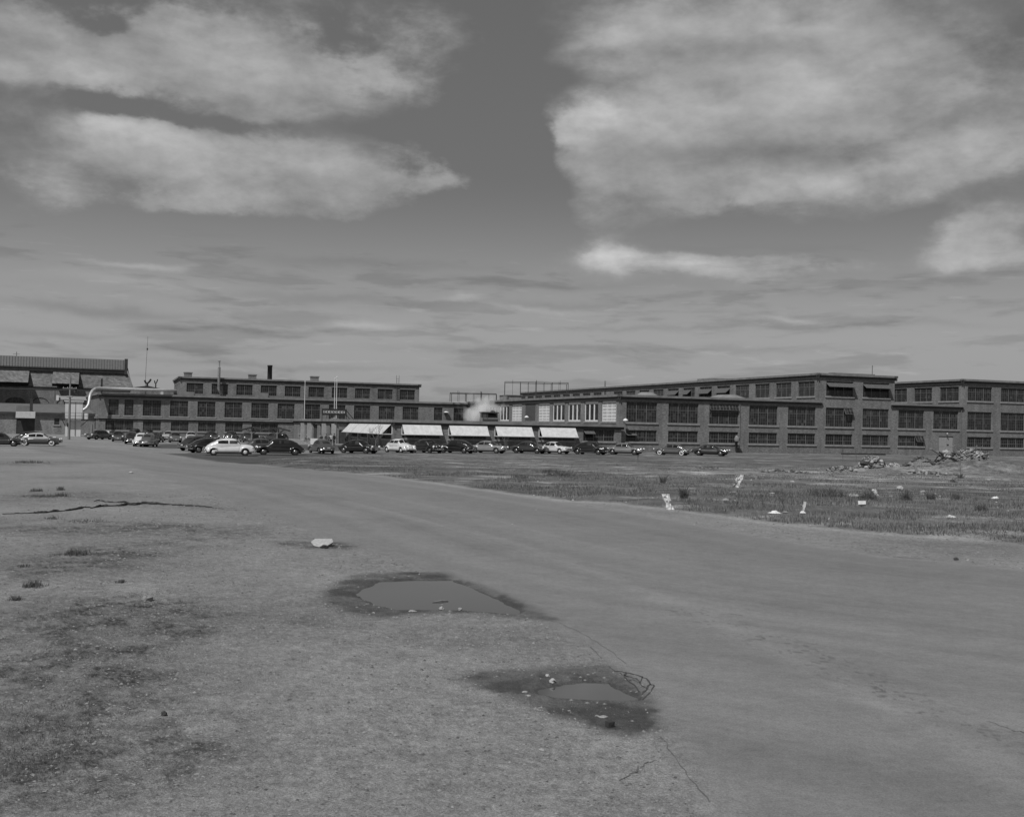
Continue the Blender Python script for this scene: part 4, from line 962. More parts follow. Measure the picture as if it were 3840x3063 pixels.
ROAD_B = [(5200, 3600), (2900, 3500), (2672, 3028), (2490, 2725), (2450, 2565), (2030, 2315), (1692, 2161), (1434, 2077), (1239, 2029), (1069, 1940), (800, 1850), (560, 1770), (330, 1710), (120, 1690)]
road_p = G(ROAD_T+ROAD_B)
field_p = G([(960, 1741), (1042, 1751), (1425, 1784), (1781, 1831), (2137, 1879), (2300, 1887), (2621, 1925), (2914, 1964), (3229, 1993), (3779, 2036), (4700, 2100), (5600, 1700), (3000, 1690), (1300, 1680), (1290, 1706), (1000, 1722)])
lot_p = G([(590, 1664), (1290, 1668), (1290, 1714), (1100, 1724), (1000, 1742), (900, 1739), (819, 1731), (700, 1714), (640, 1704), (570, 1690)])
path_p = G([(480, 1680), (900, 1683), (1300, 1692), (1300, 1700), (940, 1701), (640, 1700), (500, 1694)])
def cz_(pts): return G([(1100+x/1.437, 1980+y/1.437) for x, y in pts])
pud1 = cz_([(470, 278), (700, 272), (845, 272), (1000, 332), (1130, 388), (1245, 440), (1205, 458), (1050, 445), (900, 436), (700, 432), (560, 434), (430, 400), (330, 345), (400, 310)])
wet1 = cz_([(350, 255), (590, 238), (800, 238), (860, 265), (1000, 315), (1200, 395), (1385, 490), (1290, 487), (1060, 462), (900, 452), (640, 462), (500, 480), (260, 450), (180, 385), (200, 325)])
pud2 = cz_([(1300, 858), (1400, 838), (1440, 828), (1560, 811), (1700, 820), (1780, 868), (1870, 908), (1760, 918), (1640, 912), (1480, 904), (1400, 900), (1320, 878)])
wet2 = cz_([(900, 818), (1000, 772), (1250, 765), (1500, 745), (1690, 742), (1750, 790), (1860, 850), (1895, 900), (1885, 930), (1910, 985), (1960, 1080), (1820, 1110), (1650, 1080), (1500, 1020), (1300, 950), (1150, 890), (1000, 845)])
NA, NR = 1320, 1020
ang = np.linspace(R_(-54), R_(54), NA); rad = 2.6*(330/2.6)**np.linspace(0, 1, NR)
AA, RR_ = np.meshgrid(ang, rad); X = RR_*np.sin(AA); Y = RR_*np.cos(AA)
def height(X, Y):
    Rr = np.sqrt(X*X+Y*Y); near = sst(75, 40, Rr)
    z = np.zeros_like(X)
    s1 = poly_sd(X, Y, pud1); s2 = poly_sd(X, Y, pud2)
    z -= .05*sst(-.18, .12, s1+.10*fbm(X*2.4, Y*2.4, 4, 3)) + .055*sst(-.14, .12, s2+.06*fbm(X*4, Y*4, 4, 4))
    far = sst(20, 60, Rr)*sst(110, 80, Rr); sf = poly_sd(X, Y, field_p); inf = sst(-.5, 2.5, sf)
    z += inf*sst(150, 95, Rr)*(.10*fbm(X*.35, Y*.35, 4, 9)+.12)
    mx = 40.; my = 95.
    z += 1.15*np.exp(-(((X-42.)/5.)**2+((Y-99)/5.5)**2))*(1+.35*fbm(X*1.2, Y*1.2, 4, 31))+.35*np.exp(-(((X-33)/5)**2+((Y-99)/3)**2))*(1+.5*fbm(X*1.5, Y*1.5, 4, 33))
    return z, s1, s2, sf
Z, SP1, SP2, SF = height(X, Y)
SR = poly_sd(X, Y, road_p); SL_ = poly_sd(X, Y, lot_p); SPa = poly_sd(X, Y, path_p)
W1 = poly_sd(X, Y, wet1); W2 = poly_sd(X, Y, wet2)
n1 = fbm(X*.45, Y*.45, 5, 1); n2 = fbm(X*2.2, Y*2.2, 4, 2); n3 = fbm(X*9, Y*9, 3, 5); n4 = fbm(X*26, Y*26, 2, 6)
edge = .25*n1+.12*n2
Rr = np.sqrt(X*X+Y*Y)
road = sst(-.45, .45, SR+edge*(1.2+Rr/30)); fld = sst(-.4, .6, SF+n1*.5+n2*.4); lot = sst(-.6, .6, SL_+n1*.8); path = sst(-.5, .5, SPa+n1*.3)
# gravel shoulder: broad light and dark drifts
drift = fbm(X*.28+5, Y*.28, 4, 12)
gr = .228*(1+.22*drift+.10*n2)*(1+sst(70, 20, np.sqrt(X*X+Y*Y))*(.20*n3+.22*n4))
def blob(px, py, rx, ry, rot=0.):
    c = gp(px, py); e1 = gp(px+rx, py); e2 = gp(px, py+ry); a = abs(e1.x-c.x); b = abs(c.y-e2.y); return np.exp(-(((X-c.x)/a)**2+((Y-c.y)/b)**2))
dark = (blob(330, 2290, 280, 150)+blob(400, 2450, 260, 130)+blob(250, 2640, 330, 170)*1.2+blob(260, 2860, 480, 150)*1.25+blob(120, 2480, 160, 130)*.6+blob(430, 2080, 300, 80)*.75+blob(600, 2350, 260, 110)*.6+blob(760, 2650, 380, 180)*.4
        + blob(260, 2110, 200, 60)*.6+blob(300, 1985, 500, 28)*.6+blob(120, 1735, 200, 12)*.9+blob(250, 1860, 260, 24)*.7+blob(700, 1975, 380, 22)*.4+blob(900, 2020, 300, 40)*.3+blob(1290, 2045, 170, 14)*.8+blob(1160, 2040, 120, 14)*1.2+blob(620, 1900, 300, 10)*.4+blob(1200, 2330, 160, 25)*.5+blob(500, 1700, 160, 5)*.5+blob(280, 1790, 220, 6)*.5)
dk = np.clip(dark*(1.15+1.1*n1+.9*n2), 0, 1)
light = blob(520, 2200, 200, 35)*.6+blob(1180, 2650, 600, 260)*.22+blob(150, 2200, 120, 60)*.3+blob(2300, 2450, 500, 150)*.12
clump = sst(.30, .68, vn(X*2.6+3*n1, Y*2.0, 91)*.6+vn(X*8, Y*6, 92)*.4); grit = sst(.35, .75, vn(X*23, Y*23, 93)*.6+vn(X*50, Y*50, 94)*.4)
nearw = sst(75, 22, np.sqrt(X*X+Y*Y))
gr = gr*(1-dk*(.20+.42*clump)*(.65+.6*grit*nearw))*(1-.22*nearw*grit*sst(-.5, .6, n1))*(1+.35*light)
# road: long tyre-polished bands that follow its edge, pale dusty seams
def pline(pts):
    q = G(pts); d = np.full(X.shape, 1e18)
    for (ax, ay), (bx, by) in zip(q, q[1:]):
        ex, ey = bx-ax, by-ay; t = np.clip(((X-ax)*ex+(Y-ay)*ey)/(ex*ex+ey*ey), 0, 1); d = np.minimum(d, (X-ax-t*ex)**2+(Y-ay-t*ey)**2)
    return np.sqrt(d)
DT = pline(ROAD_T)
band = (np.sin(DT*1.15+.9*n1)*.5+np.sin(DT*2.7+1.3+.8*n1)*.35)*(.6+.8*vn(X*.12, Y*.12, 51))
seam = pline([(1300, 1880), (1900, 2030), (2240, 2150), (2586, 2279), (3157, 2557), (3900, 2950), (4400, 3300)])
pl = .8*np.exp(-((seam+.2*n1)/.30)**2)*(.5+.5*n2+.4)+.9*np.exp(-((DT-.12)/.22)**2)
along = X*.62+Y*.25
stk = fbm(DT*2.6, along*.12, 4, 81); stk2 = fbm(DT*7, along*.25, 3, 82); patch = sst(.12, .3, fbm(X*.35, Y*.35, 3, 83))
rd = .195*(1+.07*band+.07*n1+.17*pl+.07*n2+.085*stk+.06*stk2-.05*patch)*(1+.05*n3*sst(60, 20, Rr))
rd = rd*(1-.10*sst(60, 25, Rr)*np.exp(-((DT-2.2)/1.2)**2))
lt = .085*(1+.3*n1+.25*n2)
pf = fbm(X*.22, Y*.42, 5, 21)
fl = .135*(1+.38*pf+.25*n2+.4*np.clip(fbm(X*.09, Y*.3, 3, 22), -1, 1))
fl = fl*(1+.30*n3*sst(90, 40, np.sqrt(X*X+Y*Y)))*(1+.95*sst(.10, .45, fbm(X*.4, Y*.9, 4, 23)))*(1-.45*sst(.15, .5, fbm(X*.6+9, Y*1.4, 4, 27)))
mnd = np.exp(-(((X-41.5)/5.5)**2+((Y-98)/6.)**2)); fl = fl*(1-np.clip(mnd*1.6, 0, 1))+.135*(1+.8*n2+.9*n1+.4*n3)*np.clip(mnd*1.6, 0, 1)
lawn_far = sst(112, 125, Rr); fl = fl*(1-.05*lawn_far)
verge = np.exp(-((SF+.1+.3*n1)/.5)**2)
pr_ = .21*(1+.15*n1)
val = gr*(1-road)+rd*road
val = val*(1-lot)+lt*lot; val = val*(1-fld)+fl*fld; val = val*(1+.28*verge*sst(90, 60, Rr))
val = val*(1-path)+pr_*path
# trampled pale strip along the factory foot
uu = (X-PR.x)*A.x+(Y-PR.y)*A.y; vv = (X-PR.x)*B.x+(Y-PR.y)*B.y
strip = np.exp(-((vv+3.2+1.0*n1)/1.3)**2)*sst(8, 22, uu); val = val*(1+.9*strip*(.6+.6*n2))
rub = blob(3100, 1790, 500, 18)+.8*blob(2750, 1770, 420, 10)+blob(3350, 1776, 200, 9); val = val*(1+.75*np.clip(rub*(1+.8*n2), 0, 1))
dkf = blob(1420, 1760, 420, 10)+blob(1100, 1735, 200, 10)*.6+blob(3600, 2040, 300, 14)*.7+blob(2000, 1790, 300, 8)*.4; val = val*(1-.35*np.clip(dkf, 0, 1))
wpat = .55+.6*sst(-.35, .45, fbm(X*1.7, Y*1.7, 4, 41)+.25*n3)
wet = np.clip((sst(-.16, .16, W1+.10*n3+.30*n2)+sst(-.12, .12, W2+.08*n3+.22*n2))*wpat, 0, 1)
wet = np.maximum(wet, np.clip(blob(1215, 2044, 95, 13)*(1+.7*n2+.6*n1), 0, 1)*.75)
wet = np.maximum(wet, np.maximum(sst(-.12, .0, SP1), sst(-.10, .0, SP2))*.95)
wetr = sst(-.35, .0, W1+.12*n2)*.22+sst(-.3, .0, W2+.12*n2)*.22
val = val*(1-.70*wet)*(1-wetr*(1-wet))
# oil/pit specks in the near lane
c1 = gp(3000, 2440); c2 = gp(3750, 2800); c0 = gp(2500, 2260)
def segd(a, b):
    ex, ey = b.x-a.x, b.y-a.y; t = np.clip(((X-a.x)*ex+(Y-a.y)*ey)/(ex*ex+ey*ey), 0, 1); return np.sqrt((X-a.x-t*ex)**2+(Y-a.y-t*ey)**2)
pitm = np.exp(-(np.minimum(segd(c0, c1), segd(c1, c2))/.42)**2)
pit = pitm*sst(.66, .76, vn(X*13, Y*17, 77)*.7+.3*vn(X*2.3, Y*2.3, 78)); val = val*(1-.38*pit)
crs = (1-road)*(1-fld)
Z = Z + crs*sst(45, 20, Rr)*(.007*n3+.003*n4)*(1-wet*.6) + fld*sst(90, 45, Rr)*.03*n3 + dk*crs*sst(40, 15, Rr)*.009*n4
fine = np.clip(.25*road+.8*(1-road)+.5*dk, 0, 1.2)
cls = np.zeros(X.shape, int)
cls[road > .5] = 1; cls[(lot > .5)] = 3; cls[fld > .5] = 2; cls[(path > .5)] = 4
def gmat():
    m, nt, b = new_mat('ground_surface'); N = nt.nodes.new; L = nt.links.new
    def at(n): a = N('ShaderNodeAttribute'); a.attribute_name = n; return a.outputs['Fac']
    tc = N('ShaderNodeTexCoord')
    def noise(sc_, det=4, vec=None, rg=.6):
        n = N('ShaderNodeTexNoise'); n.inputs['Scale'].default_value = sc_; n.inputs['Detail'].default_value = det; n.inputs['Roughness'].default_value = rg; L(vec or tc.outputs['Object'], n.inputs['Vector']); return n.outputs['Fac']
    def mm(op, a, c, cl=False):
        n = N('ShaderNodeMath'); n.operation = op; n.use_clamp = cl
        for i, x in enumerate((a, c)):
            if isinstance(x, (int, float)): n.inputs[i].default_value = x
            else: L(x, n.inputs[i])
        return n.outputs[0]
    f = at('fine'); v = at('val'); w = at('wet')
    a = mm('SUBTRACT', noise(38, 5), .5); c = mm('SUBTRACT', noise(9, 4), .5); d = mm('SUBTRACT', noise(2.2, 5), .5); e = mm('SUBTRACT', noise(110, 2), .5)
    s = mm('ADD', mm('ADD', mm('MULTIPLY', a, 2.2), mm('MULTIPLY', c, 1.0)), mm('ADD', mm('MULTIPLY', d, .7), mm('MULTIPLY', e, 1.5)))
    k = mm('ADD', 1.0, mm('MULTIPLY', s, mm('ADD', .36, mm('MULTIPLY', f, .60))))
    vo = N('ShaderNodeTexVoronoi'); vo.inputs['Scale'].default_value = 16; L(tc.outputs['Object'], vo.inputs['Vector'])
    peb = mm('MULTIPLY', mm('GREATER_THAN', .10, vo.outputs['Distance']), mm('MULTIPLY', f, mm('MULTIPLY', .55, noise(3.1, 2))))
    val_ = mm('MULTIPLY', mm('MULTIPLY', v, mm('MAXIMUM', k, .25)), mm('ADD', 1.0, peb)); L(val_, b.inputs['Base Color'])
    L(mm('SUBTRACT', .95, mm('MULTIPLY', w, .4)), b.inputs['Roughness']); b.inputs['Specular IOR Level'].default_value = .18
    bp = N('ShaderNodeBump'); bp.inputs['Distance'].default_value = .03; L(mm('ADD', .12, mm('MULTIPLY', f, .75)), bp.inputs['Strength']); L(mm('ADD', noise(30, 5), mm('MULTIPLY', noise(90, 3), .6)), bp.inputs['Height']); L(bp.outputs[0], b.inputs['Normal'])
    return m
GM = gmat()
def grid_object(name, mask_faces):
    fi = np.argwhere(mask_faces); i, j = fi[:, 0], fi[:, 1]; base = i*NA+j
    quads = np.stack([base, base+NA, base+NA+1, base+1], 1)[:, ::-1].copy()
    used, inv = np.unique(quads, return_inverse=True); quads = inv.reshape(-1, 4)
    me = bpy.data.meshes.new(name); me.vertices.add(len(used)); co = np.stack([X.ravel()[used], Y.ravel()[used], Z.ravel()[used]], 1).astype(np.float32)
    me.vertices.foreach_set('co', co.ravel()); nf = len(quads); me.loops.add(nf*4); me.loops.foreach_set('vertex_index', quads.ravel().astype(np.int32))
    me.polygons.add(nf); me.polygons.foreach_set('loop_start', np.arange(0, nf*4, 4, dtype=np.int32)); me.polygons.foreach_set('use_smooth', np.ones(nf, bool))
    me.update(calc_edges=True)
    for n, arr in (('val', val), ('fine', fine), ('wet', wet)):
        at = me.attributes.new(n, 'FLOAT', 'POINT'); at.data.foreach_set('value', arr.ravel()[used].astype(np.float32))
    me.materials.append(GM); o = bpy.data.objects.new(name, me); col.objects.link(o); o['kind'] = 'structure'; return o
fc = cls[:-1, :-1]
for k, nm in enumerate(('gravel_ground', 'road', 'rough_field', 'parking_lot', 'path')): grid_object(nm, fc == k)
# the ground beyond and behind, one big sheet with a hole where the detailed sheets lie
mb = MB(); a0_, a1_ = R_(54), R_(306); nseg = 60
ring = [(0.0, 0.0)]
vs = [(0, 0, -.01)]
for k in range(nseg+1): t = a0_+(a1_-a0_)*k/nseg; vs.append((330*math.sin(t), 330*math.cos(t), 0))
mb.add(vs, [(0, k+1, k+2)[::-1] for k in range(nseg)])
vs = []; 
for k in range(121): t = 2*math.pi*k/120; vs += [(330*math.sin(t), 330*math.cos(t), -.02), (6000*math.sin(t), 6000*math.cos(t), -2)]
mb.add(vs, [(2*k, 2*k+2, 2*k+3, 2*k+1)[::-1] for k in range(120)])
vs = [(2.6*math.sin(t), 2.6*math.cos(t), 0) for t in frange(R_(-54), R_(54), 20)]+[(0, 0, -.01)]; mb.add(vs, [(20, i+1, i)[::-1] for i in range(19)])
mb.build('ground', plain('far_ground', .19, .95, .3, .05))['kind'] = 'structure'
# puddle water
wm, nt, b_ = new_mat('puddle_water'); b_.inputs['Base Color'].default_value = g3(.075); b_.inputs['Roughness'].default_value = .04; b_.inputs['Specular IOR Level'].default_value = .5; b_.inputs['IOR'].default_value = 1.33
n_ = nt.nodes.new('ShaderNodeTexNoise'); n_.inputs['Scale'].default_value = 1.5; bp = nt.nodes.new('ShaderNodeBump'); bp.inputs['Strength'].default_value = .03; bp.inputs['Distance'].default_value = .02; nt.links.new(n_.outputs['Fac'], bp.inputs['Height']); nt.links.new(bp.outputs[0], b_.inputs['Normal'])
for pp, lv in ((pud1, -.036), (pud2, -.038)):
    cx = sum(p[0] for p in pp)/len(pp); cy = sum(p[1] for p in pp)/len(pp); big = [(cx+(x-cx)*1.12, cy+(y-cy)*1.12, lv) for x, y in pp]
    MB().add(big, [tuple(range(len(big)))]).build('puddle', wm)['kind'] = 'structure'
# cracks round the second pothole
cm = plain('crack_dark', .065, .9, .2, 20); mb = MB()
def cs(pts): return [gp(1100+x/1.437, 1980+y/1.437) for x, y in pts]
rnd = random.Random(5)
for pts, w in (([(1735, 772), (1790, 778), (1850, 790), (1905, 812), (1922, 840), (1900, 875), (1870, 905), (1845, 918)], .03), ([(1760, 780), (1800, 800), (1850, 812), (1868, 832), (1880, 850), (1905, 862)], .022), ([(1922, 840), (1945, 850), (1930, 880), (1895, 905), (1860, 920)], .022), ([(1880, 800), (1868, 832)], .016), ([(1790, 778), (1782, 800), (1800, 822), (1840, 850), (1862, 880)], .026), ([(1800, 822), (1830, 816), (1868, 832)], .014), ([(1700, 745), (1735, 772)], .016), ([(1660, 700), (1640, 680), (1600, 640)], .010)):
    q = cs(pts); qq = []
    for a, b in zip(q, q[1:]):
        for t in (0, .33, .66): qq.append(a.lerp(b, t)+Vector((rnd.uniform(-.008, .008), rnd.uniform(-.03, .03), 0)))
    qq.append(q[-1]); vs = []
    for i, p in enumerate(qq):
        t = (qq[min(i+1, len(qq)-1)]-qq[max(i-1, 0)]).normalized(); n = Vector((-t.y, t.x, 0))*w*rnd.uniform(.4, 1.1)*.5; n.y *= 1.8
        for s in (1, -1):
            v = p+n*s; zz = float(height(np.array([v.x]), np.array([v.y]))[0][0]); vs.append((v.x, v.y, zz+.006))
    mb.add(vs, [(2*i, 2*i+1, 2*i+3, 2*i+2)[::-1] for i in range(len(qq)-1)])
mb.build('road_crack', cm)['kind'] = 'structure'
mb = MB()
for pts_, w in (([(2030, 2315), (2110, 2340), (2200, 2385), (2290, 2440), (2360, 2500)], .012), ([(2480, 2760), (2530, 2840), (2590, 2920), (2680, 3030)], .016), ([(2330, 2930), (2390, 2880), (2430, 2860), (2480, 2850)], .022), ([(3345, 2087), (3420, 2092), (3520, 2098)], .05), ([(2330, 2165), (2380, 2166)], .02), ([(3700, 2700), (3790, 2735), (3860, 2750)], .02), ([(2700, 2300), (2760, 2302), (2800, 2312)], .02)):
    qq = []
    q = [gp(*p_) for p_ in pts_]
    for a, b in zip(q, q[1:]):
        for t in (0, .2, .4, .6, .8): qq.append(a.lerp(b, t)+Vector((rnd.uniform(-.02, .02), rnd.uniform(-.05, .05), 0)))
    vs = []
    for i, p in enumerate(qq):
        t = (qq[min(i+1, len(qq)-1)]-qq[max(i-1, 0)]).normalized(); n = Vector((-t.y, t.x, 0))*w*rnd.uniform(.15, 1.1)*.5
        for s_ in (1, -1): v = p+n*s_; vs.append((v.x, v.y, float(height(np.array([v.x]), np.array([v.y]))[0][0])+.006))
    mb.add(vs, [(2*i, 2*i+1, 2*i+3, 2*i+2)[::-1] for i in range(len(qq)-1)])
mb.build('road_crack', plain('faint_crack', .125, .9, .3, 20))['kind'] = 'structure'
def gz(x, y): return float(height(np.array([float(x)]), np.array([float(y)]))[0][0])
# ------------------------------------------------------------------ stones, slab, sticks, cable
ST = {}
def smat(v):
    if v not in ST: ST[v] = plain('stone_%d' % int(v*100), v, .9, .3, 14, bump=.4)
    return ST[v]
def stone(px, py, wpx, label, v=.3, seed=1, squash=.55, group=None, name='stone', cat='stone', boxy=False):
    p = gp(px, py); r = wpx/4200*p.y/2; z = gz(p.x, p.y); o = MB()
    if boxy:
        rnd = random.Random(seed); P8 = [(x*r*rnd.uniform(.8, 1.05), y*r*rnd.uniform(.8, 1.05), (zz+1)*r*.85*rnd.uniform(.85, 1.05)) for zz in (-1, 1) for x, y in ((-1, -1), (1, -1), (1, 1), (-1, 1))]
        o.add(P8, [(0,3,2,1),(4,5,6,7),(0,1,5,4),(1,2,6,5),(2,3,7,6),(3,0,4,7)])
    else: o.rock((0, 0, r*squash*.6), r, r*.8, r*squash, seed)
    ob = o.build(name, smat(v)); ob.location = (p.x, p.y+r*.7, z-.004); ob.rotation_euler = (0, 0, seed*.7); return tag(ob, label, cat, group)
# tilted pale slab lying in a dark stain
p = gp(1197, 2052); sl = MB(); w = .315
top = [(-w, .0, .09), (-w*.55, -.30, .015), (-.02, -.42, .0), (w*.62, -.36, .03), (w*1.0, -.05, .10), (w*.8, .16, .17), (-w*.7, .15, .165)]
rk = [Vector(v) for v in top]; lowr = [v+Vector((0, .03, -.05)) for v in rk]; lowr = [Vector((v.x*.9, v.y*.9, max(v.z-.02, -.01))) for v in lowr]
n = len(rk); sl.add(rk+lowr, [tuple(range(n)), tuple(range(n, 2*n))[::-1]]+[(i, n+i, n+(i+1) % n, (i+1) % n) for i in range(n)])
ob = sl.build('stone_slab', smat(.4)); ob.location = (p.x, p.y+.45, .01); tag(ob, 'pale flat stone slab propped on the gravel above the long puddle', 'stone')
stone(1214, 2056, 30, 'small dark stone under the right end of the pale slab', .04, 4)  # near-black lump at the slab's right end
stone(2288, 2727, 27, 'dark cube shaped stone standing below the round pothole puddle', .045, 3, boxy=True)
stone(2072, 2557, 30, 'pale stone at the edge of the round pothole puddle, the bigger one', .4, 7, .7)
stone(2052, 2536, 20, 'pale stone at the edge of the round pothole puddle, the smaller one', .4, 8, .6)
stone(545, 2255, 46, 'brownish lump casting a dark shadow on the pale patch at left', .26, 6, .6)
stone(452, 2186, 22, 'dark clod between the weeds and the pale patch at left', .07, 12, .6)
stone(612, 2685, 26, 'small dark upright chip of stone in the lower left gravel', .05, 13, .9)
stone(745, 2367, 14, 'small dark pebble in the middle of the left gravel', .06, 14, .6)
stone(3588, 2100, 22, 'dark clod at the far right edge of the road', .06, 15, .6)
stone(3632, 2102, 14, 'pale pebble right of the dark clod on the road edge', .3, 16, .6)
stone(1658, 2259, 12, 'small stone beside the floating stick', .2, 17)
stone(490, 1775, 16, 'pale stone lying on the gravel towards the far lot', .4, 18, .6)
stone(1400, 2300, 14, 'pale pebble at the near edge of the long puddle, left one', .35, 19)
stone(1655, 2278, 26, 'pale stone on the near edge of the long puddle', .34, 20, .7); stone(1725, 2286, 20, 'grey stone on the near edge of the long puddle, right of the pale one', .3, 21, .6)
stone(1545, 2296, 30, 'flat pale stone on the near edge of the long puddle, left of the others', .36, 22, .35)
stone(2262, 2690, 40, 'flat pale stone half sunk above the dark cube stone', .32, 23, .15); stone(1968, 2596, 24, 'pale flat stone on the left margin of the round pothole', .34, 24, .3)
stone(1983, 2610, 22, 'second pale flat stone on the left margin of the round pothole', .32, 25, .3)
stone(2030, 2812, 24, 'pale flat chip below the round pothole', .38, 26, .2)
p = gp(1622, 2252); q = gp(1681, 2247); MB_ = MB(); MB_.tube([(p.x, p.y, -.028), ((p.x+q.x)/2, (p.y+q.y)/2, -.015), (q.x, q.y, -.024)], [.008, .016, .01], 6)
tag(MB_.build('stick', MT['wood']), 'short stick floating in the long puddle', 'stick')
cab = MB(); rnd = random.Random(9)
main = [(-120, 212), (0, 207), (150, 203), (200, 200), (260, 201), (290, 195), (350, 188), (400, 186), (480, 178), (560, 165), (620, 150), (680, 157), (760, 142), (860, 139), (960, 136), (1000, 122), (1060, 131), (1140, 116), (1240, 121), (1370, 127), (1500, 135), (1700, 145), (1870, 165)]
thk = [.018, .02, .02, .05, .05, .02, .06, .02, .04, .05, .03, .025, .05, .03, .05, .07, .04, .06, .06, .03, .03, .022, .006]
pts = []; 
for (x, y), r in zip(main, thk):
    g = gp(60+x/2.3956, 1840+y/2.3956); pts.append(Vector((g.x, g.y, gz(g.x, g.y)+r*.5)))
def dens(pts, rs, n=4):
    P2, R2 = [], []
    for i in range(len(pts)-1):
        for k in range(n):
            t = k/n; P2.append(pts[i].lerp(pts[i+1], t)+Vector((0, rnd.uniform(-.12, .12), rnd.uniform(0, .015)))); R2.append((rs[i]*(1-t)+rs[i+1]*t)*rnd.uniform(.7, 1.3))
    P2.append(pts[-1]); R2.append(rs[-1]); return P2, R2
P2, R2 = dens(pts, thk, 6); cab.tube(P2, R2, 6)
o = cab.build('old_cable', MT['stack']); tag(o, 'thick dark ragged cable lying across the gravel from the left edge', 'cable')
for j, (line, off) in enumerate((([(710, 96), (740, 84), (765, 84), (820, 103), (900, 106), (950, 100), (975, 96), (1030, 116), (1090, 112), (1140, 108), (1240, 124)], 0), ([(740, 92), (800, 100), (850, 110), (960, 106), (990, 104), (1040, 124), (1100, 119), (1250, 124), (1370, 122), (1500, 131), (1760, 148)], 1))):
    pts = [Vector(gp(60+x/2.3956, 1840+y/2.3956)) for x, y in line]; pts = [Vector((v.x, v.y, gz(v.x, v.y)+.012)) for v in pts]
    P2, R2 = dens(pts, [.014]*len(pts), 4); c_ = MB(); c_.tube(P2, R2, 5); tag(c_.build('loose_wire', MT['stack']), ('thin looped wire beside the thick cable' if j == 0 else 'long thin wire running right from the thick cable'), 'wire')
# small pebbles: uncountable
def pebbles(n, name, label, rmin, rmax, fpoly, vmat, smin, smax):
    vs = []; fs = []; cnt = 0
    octv = np.array([(1, 0, 0), (0, 1, 0), (-1, 0, 0), (0, -1, 0), (0, 0, 1)]); octf = [(0, 1, 4), (1, 2, 4), (2, 3, 4), (3, 0, 4)]
    a = RNG.uniform(R_(-34), R_(34), n*2); r = rmin*(rmax/rmin)**RNG.uniform(0, 1, n*2); x, y = r*np.sin(a), r*np.cos(a)
    keep = fpoly(x, y); x, y, r = x[keep][:n], y[keep][:n], r[keep][:n]; z = height(x, y)[0]; s = smin*(smax/smin)**(RNG.uniform(0, 1, len(x))**2.2)*(.6+r/30)
    jit = RNG.uniform(.6, 1.4, (len(x), 5, 3)); th = RNG.uniform(0, 6.28, len(x)); c, s_ = np.cos(th), np.sin(th)
    V = octv[None]*jit*s[:, None, None]; V[:, :, 2] *= .55
    VX = V[:, :, 0]*c[:, None]-V[:, :, 1]*s_[:, None]+x[:, None]; VY = V[:, :, 0]*s_[:, None]+V[:, :, 1]*c[:, None]+y[:, None]; VZ = V[:, :, 2]+z[:, None]
    co = np.stack([VX, VY, VZ], 2).reshape(-1, 3); F_ = (np.arange(len(x))[:, None, None]*5+np.array(octf)[None]).reshape(-1, 3)
    me = bpy.data.meshes.new(name); me.vertices.add(len(co)); me.vertices.foreach_set('co', co.astype(np.float32).ravel()); me.loops.add(F_.size); me.loops.foreach_set('vertex_index', F_.ravel().astype(np.int32))
    me.polygons.add(len(F_)); me.polygons.foreach_set('loop_start', np.arange(0, F_.size, 3, dtype=np.int32)); me.update(calc_edges=True); me.materials.append(vmat)
    o = bpy.data.objects.new(name, me); col.objects.link(o); return tag(o, label, 'gravel', kind='stuff')
def off_road(x, y): return ((np.maximum(poly_sd(x, y, wet1), poly_sd(x, y, wet2)) < .02) | (hsh(np.floor(x*999), np.floor(y*999), 5) > .9)) & (poly_sd(x, y, road_p) < -.15) & (poly_sd(x, y, pud1) < -.05) & (poly_sd(x, y, pud2) < -.05) & (poly_sd(x, y, field_p) < 0)
pebbles(30000, 'loose_gravel', 'small loose stones scattered over the gravel shoulder', 8.5, 55, off_road, plain('pebble_mix', .24, .9, .5, 14), .005, .026)
pebbles(9000, 'dark_gravel', 'dark grit and clods scattered over the gravel shoulder', 8.5, 55, off_road, plain('pebble_dark', .10, .9, .5, 14), .005, .026)
def near_pud(x, y): 
    w = np.maximum(poly_sd(x, y, wet1), poly_sd(x, y, wet2)); return (np.abs(w) < .22) & (poly_sd(x, y, pud1) < -.03) & (poly_sd(x, y, pud2) < -.03) & (poly_sd(x, y, road_p) < .1)
pebbles(1100, 'puddle_gravel', 'pale stones strewn along the wet rims of the two puddles', 10, 30, lambda x, y: near_pud(x, y), plain('pale_pebble', .36, .9, .3, 9), .009, .03) if False else None
def rim(n, name):
    pass
xs_, ys_ = [], []
for (pp, cnt) in ((wet1, 300), (wet2, 170)):
    P0 = np.array(pp); mn, mx = P0.min(0)-.3, P0.max(0)+.3; x = RNG.uniform(mn[0], mx[0], 30000); y = RNG.uniform(mn[1], mx[1], 30000); w = poly_sd(x, y, pp)
    sp_ = np.maximum(poly_sd(x, y, pud1), poly_sd(x, y, pud2)); k = (w > -.25) & (sp_ < -.02) & (poly_sd(x, y, road_p) < .0) & (vn(x*3, y*3, 8) > .45); xs_.append(x[k][:cnt]); ys_.append(y[k][:cnt])
XX, YY = np.concatenate(xs_), np.concatenate(ys_)
mb = MB()
for i, (x, y) in enumerate(zip(XX, YY)):
    r = .004+.022*(RNG.rand()**5); mb.rock((x, y, gz(x, y)+r*.2), r*1.3, r, r*.6, i) if False else mb.add([(x-r*1.4, y, 0), (x, y-r, 0), (x+r*1.3, y, 0), (x, y+r, 0), (x, y, r*.8)], [(0, 1, 4), (1, 2, 4), (2, 3, 4), (3, 0, 4)])
